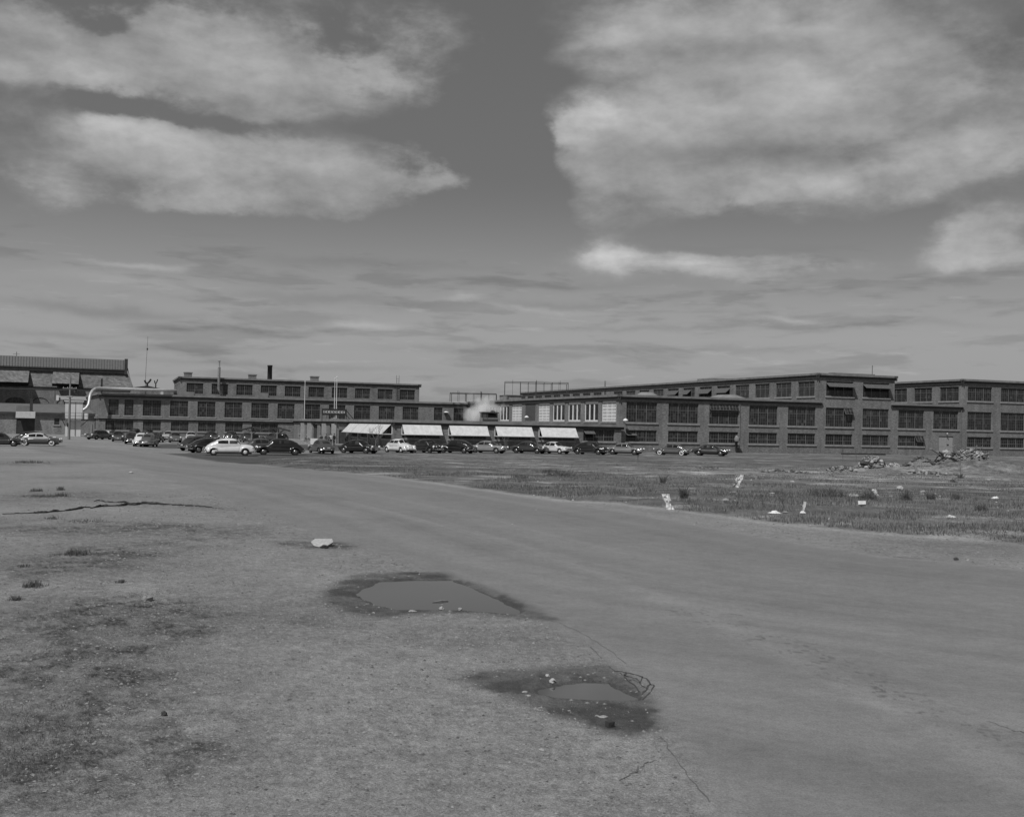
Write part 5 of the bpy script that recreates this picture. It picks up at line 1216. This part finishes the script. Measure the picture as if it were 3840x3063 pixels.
hz_ = height(np.array([v[0] for v in mb.v]), np.array([v[1] for v in mb.v]))[0]; mb.v = [(v[0], v[1], v[2]+h-.001) for v, h in zip(mb.v, hz_)]
tag(mb.build('rim_gravel', plain('pale_pebble', .2, .9, .3, 9)), 'pale grit strewn along the wet rims of the two puddles', 'gravel', kind='stuff')
# ------------------------------------------------------------------ grass
def blades(n, name, label, sampler, h0, h1, v, wid=.012, curl=.5, cat='grass', kind='stuff'):
    x, y = sampler(n); n = len(x); z = height(x, y)[0]; h = RNG.uniform(h0, h1, n)*(.45+.9*vn(x*.6, y*.6, 44))*(1-.6*sst(55, 110, np.sqrt(x*x+y*y))); th = RNG.uniform(0, 2*math.pi, n); lean = RNG.uniform(0, curl, n)*h; w = wid*(.6+.8*RNG.rand(n))
    w = w*(1+np.sqrt(x*x+y*y)/60); dx, dy = np.cos(th), np.sin(th); la = RNG.uniform(0, 2*math.pi, n); lx, ly = np.cos(la)*lean, np.sin(la)*lean
    a = np.stack([x-dx*w/2, y-dy*w/2, z-.02], 1); b = np.stack([x+dx*w/2, y+dy*w/2, z-.02], 1); c = np.stack([x+lx, y+ly, z+h], 1)
    co = np.stack([a, b, c], 1).reshape(-1, 3); me = bpy.data.meshes.new(name); me.vertices.add(n*3); me.vertices.foreach_set('co', co.astype(np.float32).ravel()); me.loops.add(n*3); me.loops.foreach_set('vertex_index', np.arange(n*3, dtype=np.int32)); me.polygons.add(n); me.polygons.foreach_set('loop_start', np.arange(0, n*3, 3, dtype=np.int32)); me.update(calc_edges=True)
    me.materials.append(v); o = bpy.data.objects.new(name, me); col.objects.link(o); return tag(o, label, cat, kind=kind)
def field_s(r0, r1, thr, pw=1.):
    def f(n):
        a = RNG.uniform(R_(-22), R_(32), n*4); r = r0*(r1/r0)**(RNG.uniform(0, 1, n*4)**pw); x, y = r*np.sin(a), r*np.cos(a)
        d = poly_sd(x, y, field_p)-9*np.exp(-(((x-41.5)/4.5)**2+((y-98)/5.)**2)); dn = vn(x*.22, y*.4, 61)*.6+vn(x*1.1, y*1.1, 62)*.4; k = (d > .1+.5*vn(x*.8, y*.8, 63)) & (dn > thr-.1*RNG.rand(len(x))); return x[k][:n], y[k][:n]
    return f
gm1 = plain('dry_grass', .20, .9, .35, .6); gm2 = plain('dark_weed', .09, .9, .35, .6); gm3 = plain('straw', .26, .9, .3, .7)
blades(150000, 'field_grass', 'short dry grass covering the rough field', field_s(32, 150, .44), .03, .12, gm1, .014)
blades(60000, 'field_weeds', 'dark low weeds growing in patches over the rough field', field_s(32, 120, .56), .04, .20, gm2, .016)
blades(40000, 'field_straw', 'pale dead stalks among the field grass', field_s(32, 110, .50), .04, .20, gm3, .011)
def tuft(px, py, wpx, h, n, label, v=gm2, group=None, seed=0, curl=.8, name='weed_tuft'):
    p = gp(px, py); R0 = wpx/4200*p.y/2
    x = p.x+RNG.normal(0, R0*.45, n); y = p.y+RNG.normal(0, R0*.45, n); z0 = height(x, y)[0]; mb = MB()
    for i in range(n):
        hh = h*random.uniform(.35, 1)*max(.25, 1-((x[i]-p.x)/R0/1.4)**2); a = random.uniform(0, 6.28); ln = random.uniform(.1, curl)*hh; w = .006+p.y*.00018
        c, s = math.cos(a)*w, math.sin(a)*w; b = random.uniform(0, 6.28)
        mb.add([(x[i]-c-p.x, y[i]-s-p.y, z0[i]-.01), (x[i]+c-p.x, y[i]+s-p.y, z0[i]-.01), (x[i]+math.cos(b)*ln*.5+c*.6-p.x, y[i]+math.sin(b)*ln*.5-p.y, z0[i]+hh*.6), (x[i]+math.cos(b)*ln-p.x, y[i]+math.sin(b)*ln-p.y, z0[i]+hh)], [(0, 1, 2), (0, 2, 3)])
    o = mb.build(name, v); o.location = (p.x, p.y, 0); return tag(o, label, 'weeds', group or 'weed tufts on the left gravel', 'stuff' if wpx >= 85 else None)
tuft(123, 2200, 90, .16, 170, 'weed tuft nearest to the left edge, below the cable')
tuft(285, 2078, 130, .16, 260, 'widest weed tuft, midway between cable and foreground at left')
tuft(452, 2183, 50, .07, 80, 'small dark weed tuft beside the dark clod')
tuft(229, 1838, 30, .25, 60, 'upright weed tuft above the cable, right one')
tuft(140, 1842, 60, .2, 80, 'low weed tuft above the cable, left one')
tuft(228, 1860, 60, .2, 110, 'dense weed tuft just above the cable at left')
tuft(150, 1862, 160, .12, 200, 'wide thin patch of weeds above the cable at the left edge')
tuft(110, 1735, 150, .25, 200, 'dark strip of weeds near the two-tone car')
tuft(195, 1945, 60, .12, 90, 'low weed tuft just below the cable')
tuft(330, 1955, 200, .08, 160, 'thin strip of weeds below the cable')
tuft(60, 2250, 60, .12, 70, 'small weed tuft at the left edge of the foreground')
tuft(90, 2125, 60, .10, 60, 'thin weed tuft above the nearest one at the left edge')
FG = 'weeds in the rough field'
for px, py, w, h, n, lab in ((3395, 1885, 45, .55, 160, 'dark bushy weed below the pale boulder in the field'), (3490, 1880, 40, .45, 110, 'dark weed right of the mid-field boulder'), (3588, 1880, 50, .4, 120, 'dark weed towards the right of the field'), (3603, 1800, 20, .5, 50, 'dark clump of stalks before the lumber heap'), (3575, 1815, 30, .3, 60, 'dark weed left of the stalk clump'), (2565, 1880, 40, .7, 110, 'tall dark weed right of the standing crumpled paper'), (2487, 1818, 24, .6, 70, 'round dark weed above the standing crumpled paper'), (3250, 1880, 90, .5, 200, 'wide dark weeds above the white carton'), (3110, 1870, 180, .5, 320, 'broad thicket of dark stalks in mid field'), (3680, 1925, 60, .4, 120, 'dark weed near the right edge of the field'), (3420, 1750, 60, .7, 150, 'dark brush between the rubble heaps'), (2070, 1780, 120, .35, 200, 'low dark weeds in the near strip of field, left'), (1950, 1800, 90, .3, 120, 'low dark weeds beside the brushwood pile')):
    tuft(px, py, w, h, n, lab, group=FG)
for i, (px, py, h, lab) in enumerate(((2860, 1928, 1.3, 'bare forked shrub standing by the flat paper sheet'), (2935, 1925, 1.2, 'bare leaning shrub right of the flat paper sheet'), (3600, 1802, 2.2, 'bare tall shrub in front of the lumber heap'), (3455, 1800, 1.9, 'bare twiggy shrub between the two earth heaps'), (3160, 1735, 2.0, 'lone thin stalks before the factory windows, left'), (3210, 1735, 2.0, 'lone thin stalks before the factory windows, right'), (2392, 1740, 1.0, 'thin bent weed in front of the pale long-roofed car'))):
    bare_tree(px, py, h, lab, 20+i, .42 if i < 4 else .12, .012, cat='shrub', name='bare_shrub', group='bare shrubs in the rough field')
tuft(2100, 1790, 160, .3, 240, 'low pile of dark brushwood in the near field', v=MT['wood_dark'], group=FG, curl=2.5)
def left_s(n):
    px = RNG.uniform(-100, 640, n*6); py = 1840+RNG.uniform(0, 1, n*6)**1.0*1300; g = np.array([tuple(gp(a, b))[:2] for a, b in zip(px, py)]); x, y = g[:, 0], g[:, 1]
    k = (vn(x*1.3, y*1.3, 71)*.6+vn(x*5, y*5, 72)*.4 > .60) & (poly_sd(x, y, road_p) < -.5); return x[k][:n], y[k][:n]
blades(9000, 'ground_weeds', 'tiny dark weeds sprouting in the dark gravel at the left', left_s, .012, .05, gm2, .006, 1.2)
# ------------------------------------------------------------------ litter
def paper(px, py, wpx, hpx, label, seed, v=MT['white'], name='crumpled_paper', flat=False, group='litter lying in the field'):
    p = gp(px, py); k = p.y/4200; W, H = wpx*k*(.82 if flat else .95), hpx*k; rnd = random.Random(seed); nx, ny = 8, 8; vs = []
    for j in range(ny):
        for i in range(nx):
            u, t = i/(nx-1), j/(ny-1); edge = 1-.35*rnd.random()*(i in (0, nx-1))
            if flat: vs.append(((u-.5)*W*edge, (t-.5)*W*.8, .02+rnd.uniform(0, H*.8)*math.sin(math.pi*u)*math.sin(math.pi*t)))
            else:
                ww = W*(.55+.5*abs(math.sin(3.1*t+seed)))*edge; vs.append(((u-.5)*ww+.25*W*math.sin(2.2*t+seed), rnd.uniform(-.5, .5)*W*.22+t*.1+.12*W*math.sin(5*u+seed), t*H*(.95+.06*rnd.random())+(.01)))
    mb = MB().add(vs, [(j*nx+i, j*nx+i+1, (j+1)*nx+i+1, (j+1)*nx+i) for j in range(ny-1) for i in range(nx-1)])
    o = mb.build(name, v); o.location = (p.x, p.y, gz(p.x, p.y)); o.rotation_euler = (0, 0, rnd.uniform(-.4, .4)); return tag(o, label, 'litter', group)
lt_ = plain('old_paper', .5, .9, .2, 5)
paper(2503, 1912, 38, 60, 'tall crumpled white paper standing at the road verge', 2, plain('dirty_paper', .58, .9, .3, 6)); paper(2769, 1836, 40, 48, 'crumpled grey-white paper standing further back in the field', 5, lt_)
paper(2721, 1886, 34, 12, 'dull flattened paper lump left of the bare shrubs', 7, smat(.3), flat=True); paper(2907, 1938, 66, 14, 'wide flat white paper sheet at the verge', 9, flat=True)
paper(2945, 1934, 28, 8, 'small dull scrap right of the flat white sheet', 10, smat(.3), flat=True)
paper(3010, 1938, 32, 16, 'white bundle of paper right of the flat sheet', 11, flat=True); paper(3014, 1926, 14, 34, 'upright curl of white paper above the white bundle', 12, lt_)
paper(2750, 1860, 44, 8, 'pale scrap of paper between two standing papers', 13, smat(.3), flat=True); paper(2895, 1862, 30, 7, 'pale scrap right of the bare ground in mid field', 14, smat(.34), flat=True)
paper(3285, 1866, 22, 24, 'torn pale paper caught in mid-field weeds', 15, lt_); paper(2971, 1815, 24, 7, 'small flat pale scrap in the far field', 16, lt_, flat=True)
paper(3732, 1876, 36, 16, 'white litter lump near the right edge of the field', 17, flat=True); paper(3568, 1947, 46, 16, 'pale crumpled sheet in the right foreground of the field', 18, lt_, flat=True)
paper(3110, 1960, 14, 10, 'tiny white scrap at the right verge', 19, flat=True); paper(3340, 1868, 26, 6, 'faint flat scrap right of the torn paper', 20, smat(.3), flat=True)
for k_ in range(26):
    paper(RNG.uniform(1900, 3800), RNG.uniform(1790, 1990), RNG.uniform(6, 14), RNG.uniform(3, 6), 'tiny pale scrap half buried in the field grass', 60+k_, smat(.34) if k_ % 2 else lt_, name='paper_scrap', flat=True, group='tiny scraps strewn over the field')
b = gp(3234, 1910); e = tag(MB().slab((-.17, -.12, 0), (.16, -.16, .03), (.15, .03, .17), (-.18, .07, .15), .09).build('carton', plain('old_carton', .5, .8, .3, 6)), 'small white carton tipped over in the grass', 'carton', None); e.location = (b.x, b.y, gz(b.x, b.y)+.02); e.rotation_euler = (0, 0, -.3)
stone(3377, 1844, 26, 'pale smooth boulder in the middle of the right field', .42, 31, .8); stone(3464, 1866, 24, 'dull grey boulder right of the pale smooth one', .26, 32, 1.0)
stone(3508, 1862, 14, 'pale pebble right of the dull grey boulder', .34, 33); stone(3525, 1872, 10, 'tiny pale pebble right of the boulders', .4, 34); stone(3707, 1809, 14, 'pale stone in the far right field', .36, 35, .6); stone(3520, 1720, 16, 'pale stone before the big plank door', .3, 36, .6)
stone(3135, 1808, 18, 'pale stone below the long low rubble', .36, 37, .5); stone(2558, 1815, 12, 'dull stone in the near left field', .2, 38); stone(3112, 1782, 10, 'pale stone at the left tip of the rubble', .3, 39)
# ------------------------------------------------------------------ heaps of rubble
def heap(x0, x1, ybase, ytop, label, seed, planks=0, v=.3, chunks=60, frame=False, mound=.16):
    a = gp((x0+x1)/2, ybase); k = a.y/4200; W = (x1-x0)*k; H = (ybase-ytop)*k*1.05; rnd = random.Random(seed)
    e = empty('rubble_heap', (a.x, a.y+W*.25, gz(a.x, a.y)), .05, label=label, cat='rubble heap', group='heaps of rubble in the field')
    m = MB(); n = 26; vs = []
    hf = lambda u, t: H*.72*max(0, 1-(u*u+t*t))**.8
    for j in range(n):
        for i in range(n): u, t = -1.1+2.2*i/(n-1), -1.1+2.2*j/(n-1); vs.append((u*W/2+rnd.uniform(-.05, .05), t*W*.35, hf(u, t)*rnd.uniform(.8, 1.15)-.03))
    m.add(vs, [(j*n+i, j*n+i+1, (j+1)*n+i+1, (j+1)*n+i) for j in range(n-1) for i in range(n-1)]); m.build('earth_mound', smat(mound), e)
    for half, (nm, vv) in enumerate((('rubble', v), ('rubble', v*.55), ('rubble', .07))):
        m = MB()
        for c in range(chunks//2):
            u, t = rnd.gauss(0, .42), rnd.gauss(-.15, .35)
            if u*u+t*t > 1.15: continue
            s = rnd.uniform(.03, .16)*min(1.4, H+.3)*(1.5 if rnd.random() < .12 else 1); x, y, z = u*W/2, t*W*.35, hf(u, t)+s*.3
            if rnd.random() < .55:
                d1 = Vector((rnd.uniform(-1, 1), rnd.uniform(-1, 1), rnd.uniform(-.5, .5))).normalized()*s*1.5; d2 = d1.cross(Vector((rnd.uniform(-.3, .3), -.4, 1))).normalized()*s; p = Vector((x, y, z)); m.slab(p-d1-d2, p+d1-d2, p+d1+d2, p-d1+d2, s*.3)
            else: m.rock((x, y, z), s, s*.9, s*.7, rnd.randint(0, 999))
        o = m.build(nm, smat(round(vv, 2)), e); o['kind'] = 'stuff'
    for c in range(planks):
        m = MB(); u, t = rnd.uniform(-.7, .7), rnd.uniform(-.5, .2); p = Vector((u*W/2, t*W*.35, hf(u, t)+.1)); d = Vector((rnd.uniform(-1, 1), rnd.uniform(-.4, .2), rnd.uniform(.1, .9))).normalized()*rnd.uniform(.7, 1.5)
        m.bar(p-d*.4, p+d, .22, .05); m.build('plank', MT['door'] if c % 2 else MT['wood'], e)
    if frame:
        m = MB(); p = Vector((W*.18, -.6, H*.25))
        for k2 in range(6): m.bar(p+Vector((k2*.26, 0, 0)), p+Vector((k2*.26, .1, 1.0)), .04); m.bar(p+Vector((0, 0, k2*.2)), p+Vector((1.4, 0, k2*.2)), .04)
        m.build('bed_frame', MT['steel'], e)
        m = MB(); m.slab((-.4, -.8, H*.6), (.9, -.9, H*.42), (1.1, -.6, H*.75), (-.1, -.5, H*.98), .06); m.build('panel', smat(.3), e)
heap(3222, 3325, 1773, 1727, 'pale rubble heap with a dark hollow, left one of the big heaps', 1, 0, .36, 170)
heap(3100, 3228, 1775, 1755, 'long low spread of broken clods left of the pale heap', 2, 0, .3, 170)
heap(3322, 3384, 1770, 1748, 'small bright white heap of plaster between the big heaps', 3, 0, .65, 120, mound=.6)
heap(3410, 3520, 1775, 1742, 'smooth earth heap right of the white plaster', 4, 0, .2, 30, mound=.2)
heap(3518, 3598, 1776, 1728, 'steep heap of slabs with a leaning stake', 5, 3, .36, 120)
heap(3568, 3732, 1728, 1682, 'lumber and junk heap topped with white scraps by the plank door', 6, 7, .42, 260, True)
heap(3380, 3425, 1768, 1752, 'dark brush covered heap between plaster and earth', 7, 0, .1, 30, mound=.06)
heap(3380, 3640, 1792, 1778, 'thin line of scattered rubble in front of the right heaps', 9, 2, .3, 120, mound=.13)
heap(2850, 3060, 1782, 1772, 'low line of pale clods left of the rubble heaps', 10, 0, .3, 150, mound=.14)
heap(2600, 2700, 1764, 1757, 'scatter of broken turf in the near middle field', 8, 0, .2, 50)
q = gp(3638, 1740); bq = MB(); bq.tube([(q.x, q.y, .2), (q.x+.2, q.y, .9), (q.x+.55, q.y-.1, 1.5), (q.x+.62, q.y-.1, 2.0)], .035, 5); tag(bq.build('bent_rod', MT['stack']), 'bent dark rod sticking up before the lumber heap', 'rod')
pk = gp(3215, 1706); tag(MB().box(-4.2, 4.2, -.1, .1, .05, .3).build('pipe', MT['stack']), 'long dark pipe lying along the foot of the big factory', 'pipe').location = (pk.x+1, pk.y, 0); bpy.data.objects['pipe'].rotation_euler = (0, 0, TH)
# ================================================================== sky, sun
SUN_H = (A*-1*math.sin(R_(50)) + B*-1*math.cos(R_(50))).normalized(); EL = R_(54)
sd = bpy.data.lights.new('sun', 'SUN'); sd.energy = 3.3; sd.angle = R_(.53); sd.color = (1, .985, .96)
so = bpy.data.objects.new('sun', sd); col.objects.link(so); dirv = Vector((SUN_H.x*math.cos(EL), SUN_H.y*math.cos(EL), math.sin(EL))); so.rotation_euler = dirv.to_track_quat('Z', 'Y').to_euler(); so.location = dirv*200
sd.color = (1, 1, 1)
w = bpy.data.worlds.new('World'); sc.world = w; w.use_nodes = True; nt = w.node_tree; N = nt.nodes.new; L = nt.links.new
bg = nt.nodes['Background']; bg.inputs['Strength'].default_value = .1
sky = N('ShaderNodeTexSky'); sky.sky_type = 'NISHITA'; sky.sun_disc = False; sky.sun_elevation = EL; sky.sun_rotation = math.atan2(SUN_H.x, SUN_H.y); sky.dust_density = 2.0; sky.ozone_density = 1
bw = N('ShaderNodeRGBToBW'); L(sky.outputs[0], bw.inputs[0])
def Q(op, a, b=None, c=None, cl=False):
    n = N('ShaderNodeMath'); n.operation = op; n.use_clamp = cl
    for i, x in enumerate((a, b, c)):
        if x is None: continue
        if isinstance(x, (int, float)): n.inputs[i].default_value = x
        else: L(x, n.inputs[i])
    return n.outputs[0]
def RNGE(x, a, b, c, d, sm=True):
    n = N('ShaderNodeMapRange'); n.interpolation_type = 'SMOOTHSTEP' if sm else 'LINEAR'
    for i, v in zip(('From Min', 'From Max', 'To Min', 'To Max'), (a, b, c, d)): n.inputs[i].default_value = v
    L(x, n.inputs['Value']); return n.outputs[0]
tc = N('ShaderNodeTexCoord'); sp = N('ShaderNodeSeparateXYZ'); L(tc.outputs['Generated'], sp.inputs[0])
az = Q('ARCTAN2', sp.outputs[0], sp.outputs[1]); el = Q('ARCSINE', sp.outputs[2])
cbv = N('ShaderNodeCombineXYZ'); L(az, cbv.inputs[0]); L(el, cbv.inputs[1])
def noise(scx, scy, det, rough, off=0., dist=0.):
    mp = N('ShaderNodeMapping'); mp.inputs['Scale'].default_value = (scx, scy, 1); mp.inputs['Location'].default_value = (off, off*.7, off*.3); L(cbv.outputs[0], mp.inputs[0])
    n = N('ShaderNodeTexNoise'); n.inputs['Scale'].default_value = 1; n.inputs['Detail'].default_value = det; n.inputs['Roughness'].default_value = rough; n.inputs['Distortion'].default_value = dist; L(mp.outputs[0], n.inputs['Vector']); return n.outputs['Fac']
# domain warp
wx = Q('MULTIPLY', Q('SUBTRACT', noise(9, 14, 5, .6, 3.), .5), .055); wy = Q('MULTIPLY', Q('SUBTRACT', noise(9, 16, 5, .6, 13.), .5), .032)
azw, elw = Q('ADD', az, wx), Q('ADD', el, wy)
def D2(x, y): # display px of the overview -> az, el
    d = ray(x*1.7811, y*1.7811); return math.atan2(d.x, d.y), math.asin(d.z/d.length)
def bl(cx, cy, rx, ry, amp, rot=0., pw=2.0):
    a0, e0 = D2(cx, cy); ka = rx*1.7811/F_PX; ke = ry*1.7811/F_PX; c, s = math.cos(R_(rot)), math.sin(R_(rot))
    dx, dy = Q('SUBTRACT', azw, a0), Q('SUBTRACT', elw, e0)
    u = Q('MULTIPLY', Q('ADD', Q('MULTIPLY', dx, c), Q('MULTIPLY', dy, s)), 1/ka); t = Q('MULTIPLY', Q('SUBTRACT', Q('MULTIPLY', dy, c), Q('MULTIPLY', dx, s)), 1/ke)
    r2 = Q('ADD', Q('MULTIPLY', u, u), Q('MULTIPLY', t, t)); return Q('MULTIPLY', Q('EXPONENT', Q('MULTIPLY', r2, -1.)), amp)
def sumb(lst):
    s = None
    for p in lst: v = bl(*p); s = v if s is None else Q('ADD', s, v)
    return s
cl = sumb([(250, 120, 330, 75, 1.0), (520, 90, 230, 90, .9), (640, 205, 150, 60, .75), (400, 225, 120, 20, .2), (900, 90, 190, 75, .62), (870, 190, 110, 50, .5), (60, 130, 120, 90, .7),
           (260, 290, 110, 60, 1.1), (480, 330, 260, 75, 1.05), (700, 360, 240, 65, .75), (110, 370, 110, 55, .8), (370, 435, 140, 32, .75), (700, 430, 160, 40, .65), (900, 385, 110, 20, .4),
           (1480, 200, 330, 190, 1.15), (1850, 150, 380, 170, 1.0), (1300, 400, 180, 75, .8, 0), (1250, 290, 110, 80, .9), (1650, 370, 300, 55, .8, -8), (2050, 330, 230, 70, .9, 15), (1420, 80, 300, 60, .7),
           (1290, 550, 85, 26, 1.9), (1430, 562, 140, 22, 1.6), (1560, 585, 110, 18, .65), (1720, 548, 220, 14, .5), (2060, 490, 95, 50, 1.3, 35), (2080, 535, 110, 26, 1.2), (1800, 565, 160, 12, .4), (1900, 470, 200, 30, .35)])
neg = sumb([(230, 48, 50, 18, .4), (700, 95, 60, 65, .45), (1880, 160, 90, 26, .45), (1290, 350, 120, 16, .35, -10), (1620, 60, 160, 14, .3), (1080, 220, 90, 230, .9, 8), (800, 262, 190, 28, .9, 8), (200, 214, 180, 28, .85), (470, 252, 150, 14, .4), (1950, 445, 180, 28, .7, 15), (1700, 480, 330, 30, .5, -3), (1190, 165, 75, 22, .7), (1400, 160, 120, 14, .25), (1110, 100, 60, 60, .6), (1130, 420, 70, 60, .5)])
puff = noise(13, 24, 9, .60, 5., .3); puff2 = noise(42, 70, 7, .62, 9.)
densf = Q('ADD', Q('SUBTRACT', cl, neg), Q('ADD', Q('MULTIPLY', Q('SUBTRACT', puff, .5), 1.35), Q('MULTIPLY', Q('SUBTRACT', puff2, .5), .70)))
wid = RNGE(noise(7, 10, 3, .5, 41.), .36, .64, 2.4, .6)
mask = RNGE(Q('ADD', Q('MULTIPLY', Q('SUBTRACT', densf, .60), wid), .5), 0., 1., 0, 1)
def emb(scx, scy, off, dz):
    a = noise(scx, scy, 6, .6, off)
    mp = N('ShaderNodeMapping'); mp.inputs['Scale'].default_value = (scx, scy, 1); mp.inputs['Location'].default_value = (off+dz*.4, off*.7+dz, off*.3); L(cbv.outputs[0], mp.inputs[0])
    n = N('ShaderNodeTexNoise'); n.inputs['Scale'].default_value = 1; n.inputs['Detail'].default_value = 6; n.inputs['Roughness'].default_value = .6; L(mp.outputs[0], n.inputs['Vector'])
    return Q('SUBTRACT', a, n.outputs['Fac'])
relief = Q('ADD', Q('MULTIPLY', emb(8, 15, 5., .25), 1.2), Q('MULTIPLY', emb(22, 40, 9., .25), .5))
# stratus streaks near the horizon
zz = Q('ADD', Q('MAXIMUM', sp.outputs[2], 0.), .035); pxn = Q('DIVIDE', sp.outputs[0], zz); pyn = Q('DIVIDE', sp.outputs[1], zz)
cb2 = N('ShaderNodeCombineXYZ'); L(pxn, cb2.inputs[0]); L(pyn, cb2.inputs[1])
def pnoise(sx, sy, det, off, rough=.58):
    mp = N('ShaderNodeMapping'); mp.inputs['Scale'].default_value = (sx, sy, 1); mp.inputs['Location'].default_value = (off, off, off); L(cb2.outputs[0], mp.inputs[0])
    n = N('ShaderNodeTexNoise'); n.inputs['Scale'].default_value = 1; n.inputs['Detail'].default_value = det; n.inputs['Roughness'].default_value = rough; n.inputs['Distortion'].default_value = .0; L(mp.outputs[0], n.inputs['Vector']); return n.outputs['Fac']
stA = noise(10, 62, 6, .56, 21., .25); stB = noise(17, 120, 6, .6, 33., .3); st2 = pnoise(.8, .9, 4, 8.)
lowband = RNGE(el, R_(9.6), R_(7.9), 0, 1); farband = RNGE(el, R_(7.5), R_(4), .35, 1)
stv = Q('MULTIPLY', Q('SUBTRACT', Q('MULTIPLY', RNGE(stB, .58, .76, 0, 1), .32), Q('MULTIPLY', Q('MULTIPLY', RNGE(stA, .50, .63, 0, 1), .32), RNGE(stB, .25, .55, .45, 1.0))), lowband)
hb_ = sumb([(300, 562, 90, 6, .8), (260, 590, 140, 12, .35), (975, 628, 40, 7, .6), (760, 682, 70, 9, .6), (1670, 670, 60, 7, .75), (1130, 648, 150, 7, .35)])
hd_ = sumb([(210, 650, 190, 12, .55), (370, 683, 70, 8, .5), (580, 690, 160, 10, .5), (700, 630, 220, 12, .4), (380, 735, 140, 10, .4), (1230, 640, 170, 9, .35), (760, 560, 220, 10, .3), (950, 735, 150, 8, .3), (1130, 600, 260, 8, .25), (1500, 735, 260, 8, .3), (1850, 690, 200, 7, .3), (1350, 690, 160, 6, .3), (120, 700, 120, 7, .3), (560, 770, 260, 7, .35), (1700, 610, 240, 7, .2)])
# brightness: clear sky darker overhead, milky at the horizon
clear = Q('MULTIPLY', bw.outputs[0], 1.0)
CLEAR_K, CLOUD_V = .55, 3.6
grad = Q('ADD', RNGE(el, R_(3), R_(13), 1.02, .0), RNGE(el, R_(8), R_(24), 1.05, .86, False))
grad = Q('MINIMUM', grad, 2.0)
skyv = Q('MULTIPLY', grad, 1.62)
skyv = Q('MULTIPLY', skyv, Q('ADD', .86, Q('MULTIPLY', clear, .045)))
brt = sumb([(1230, 240, 55, 60, .30), (1165, 290, 40, 30, .32), (1250, 215, 30, 40, .2), (215, 262, 50, 22, .22), (1280, 542, 70, 16, .5), (1420, 560, 110, 14, .35), (330, 265, 130, 18, .2), (480, 300, 160, 22, .16), (2000, 470, 30, 50, .2), (1480, 335, 220, 30, -.2), (1700, 250, 200, 40, -.12), (350, 60, 160, 30, .12), (1600, 100, 200, 40, .1), (640, 200, 90, 40, -.15), (1560, 318, 330, 24, -.30, -4), (1900, 255, 240, 36, -.26), (1500, 110, 240, 16, -.14), (1400, 230, 60, 60, .12), (1800, 365, 280, 25, .14, 10), (500, 385, 260, 22, -.14), (1350, 425, 160, 20, -.15), (760, 130, 60, 40, .12), (140, 150, 100, 40, .12)])
inner = Q('ADD', RNGE(densf, .4, 1.5, .82, 1.06), brt)
tex = Q('ADD', Q('ADD', 1., Q('MULTIPLY', Q('SUBTRACT', puff, .5), .45)), Q('MULTIPLY', relief, -.9))
shade = Q('ADD', 1.0, Q('MULTIPLY', Q('SUBTRACT', noise(5, 11, 4, .5, 17.), .5), 1.0))
cloudv = Q('MULTIPLY', Q('MULTIPLY', Q('MULTIPLY', inner, tex), shade), 3.5)
mixv = Q('ADD', Q('MULTIPLY', skyv, Q('SUBTRACT', 1., Q('MULTIPLY', mask, .92))), Q('MULTIPLY', cloudv, Q('MULTIPLY', mask, .92)))
mixv = Q('MULTIPLY', mixv, Q('ADD', 1., Q('ADD', Q('MULTIPLY', stv, .55), Q('MULTIPLY', Q('SUBTRACT', hb_, hd_), .42))))
# only the upper half is sky; below the horizon dull ground light
up = RNGE(sp.outputs[2], -.02, .0, 0, 1); mixv = Q('ADD', Q('MULTIPLY', mixv, up), Q('MULTIPLY', Q('SUBTRACT', 1., up), 1.2))
L(mixv, bg.inputs['Color'])
sc.cycles.max_bounces = 8; sc.cycles.diffuse_bounces = 3; sc.cycles.glossy_bounces = 3; sc.cycles.volume_bounces = 6; sc.cycles.volume_step_rate = 2.0; sc.cycles.volume_max_steps = 64; sc.cycles.use_denoising = True
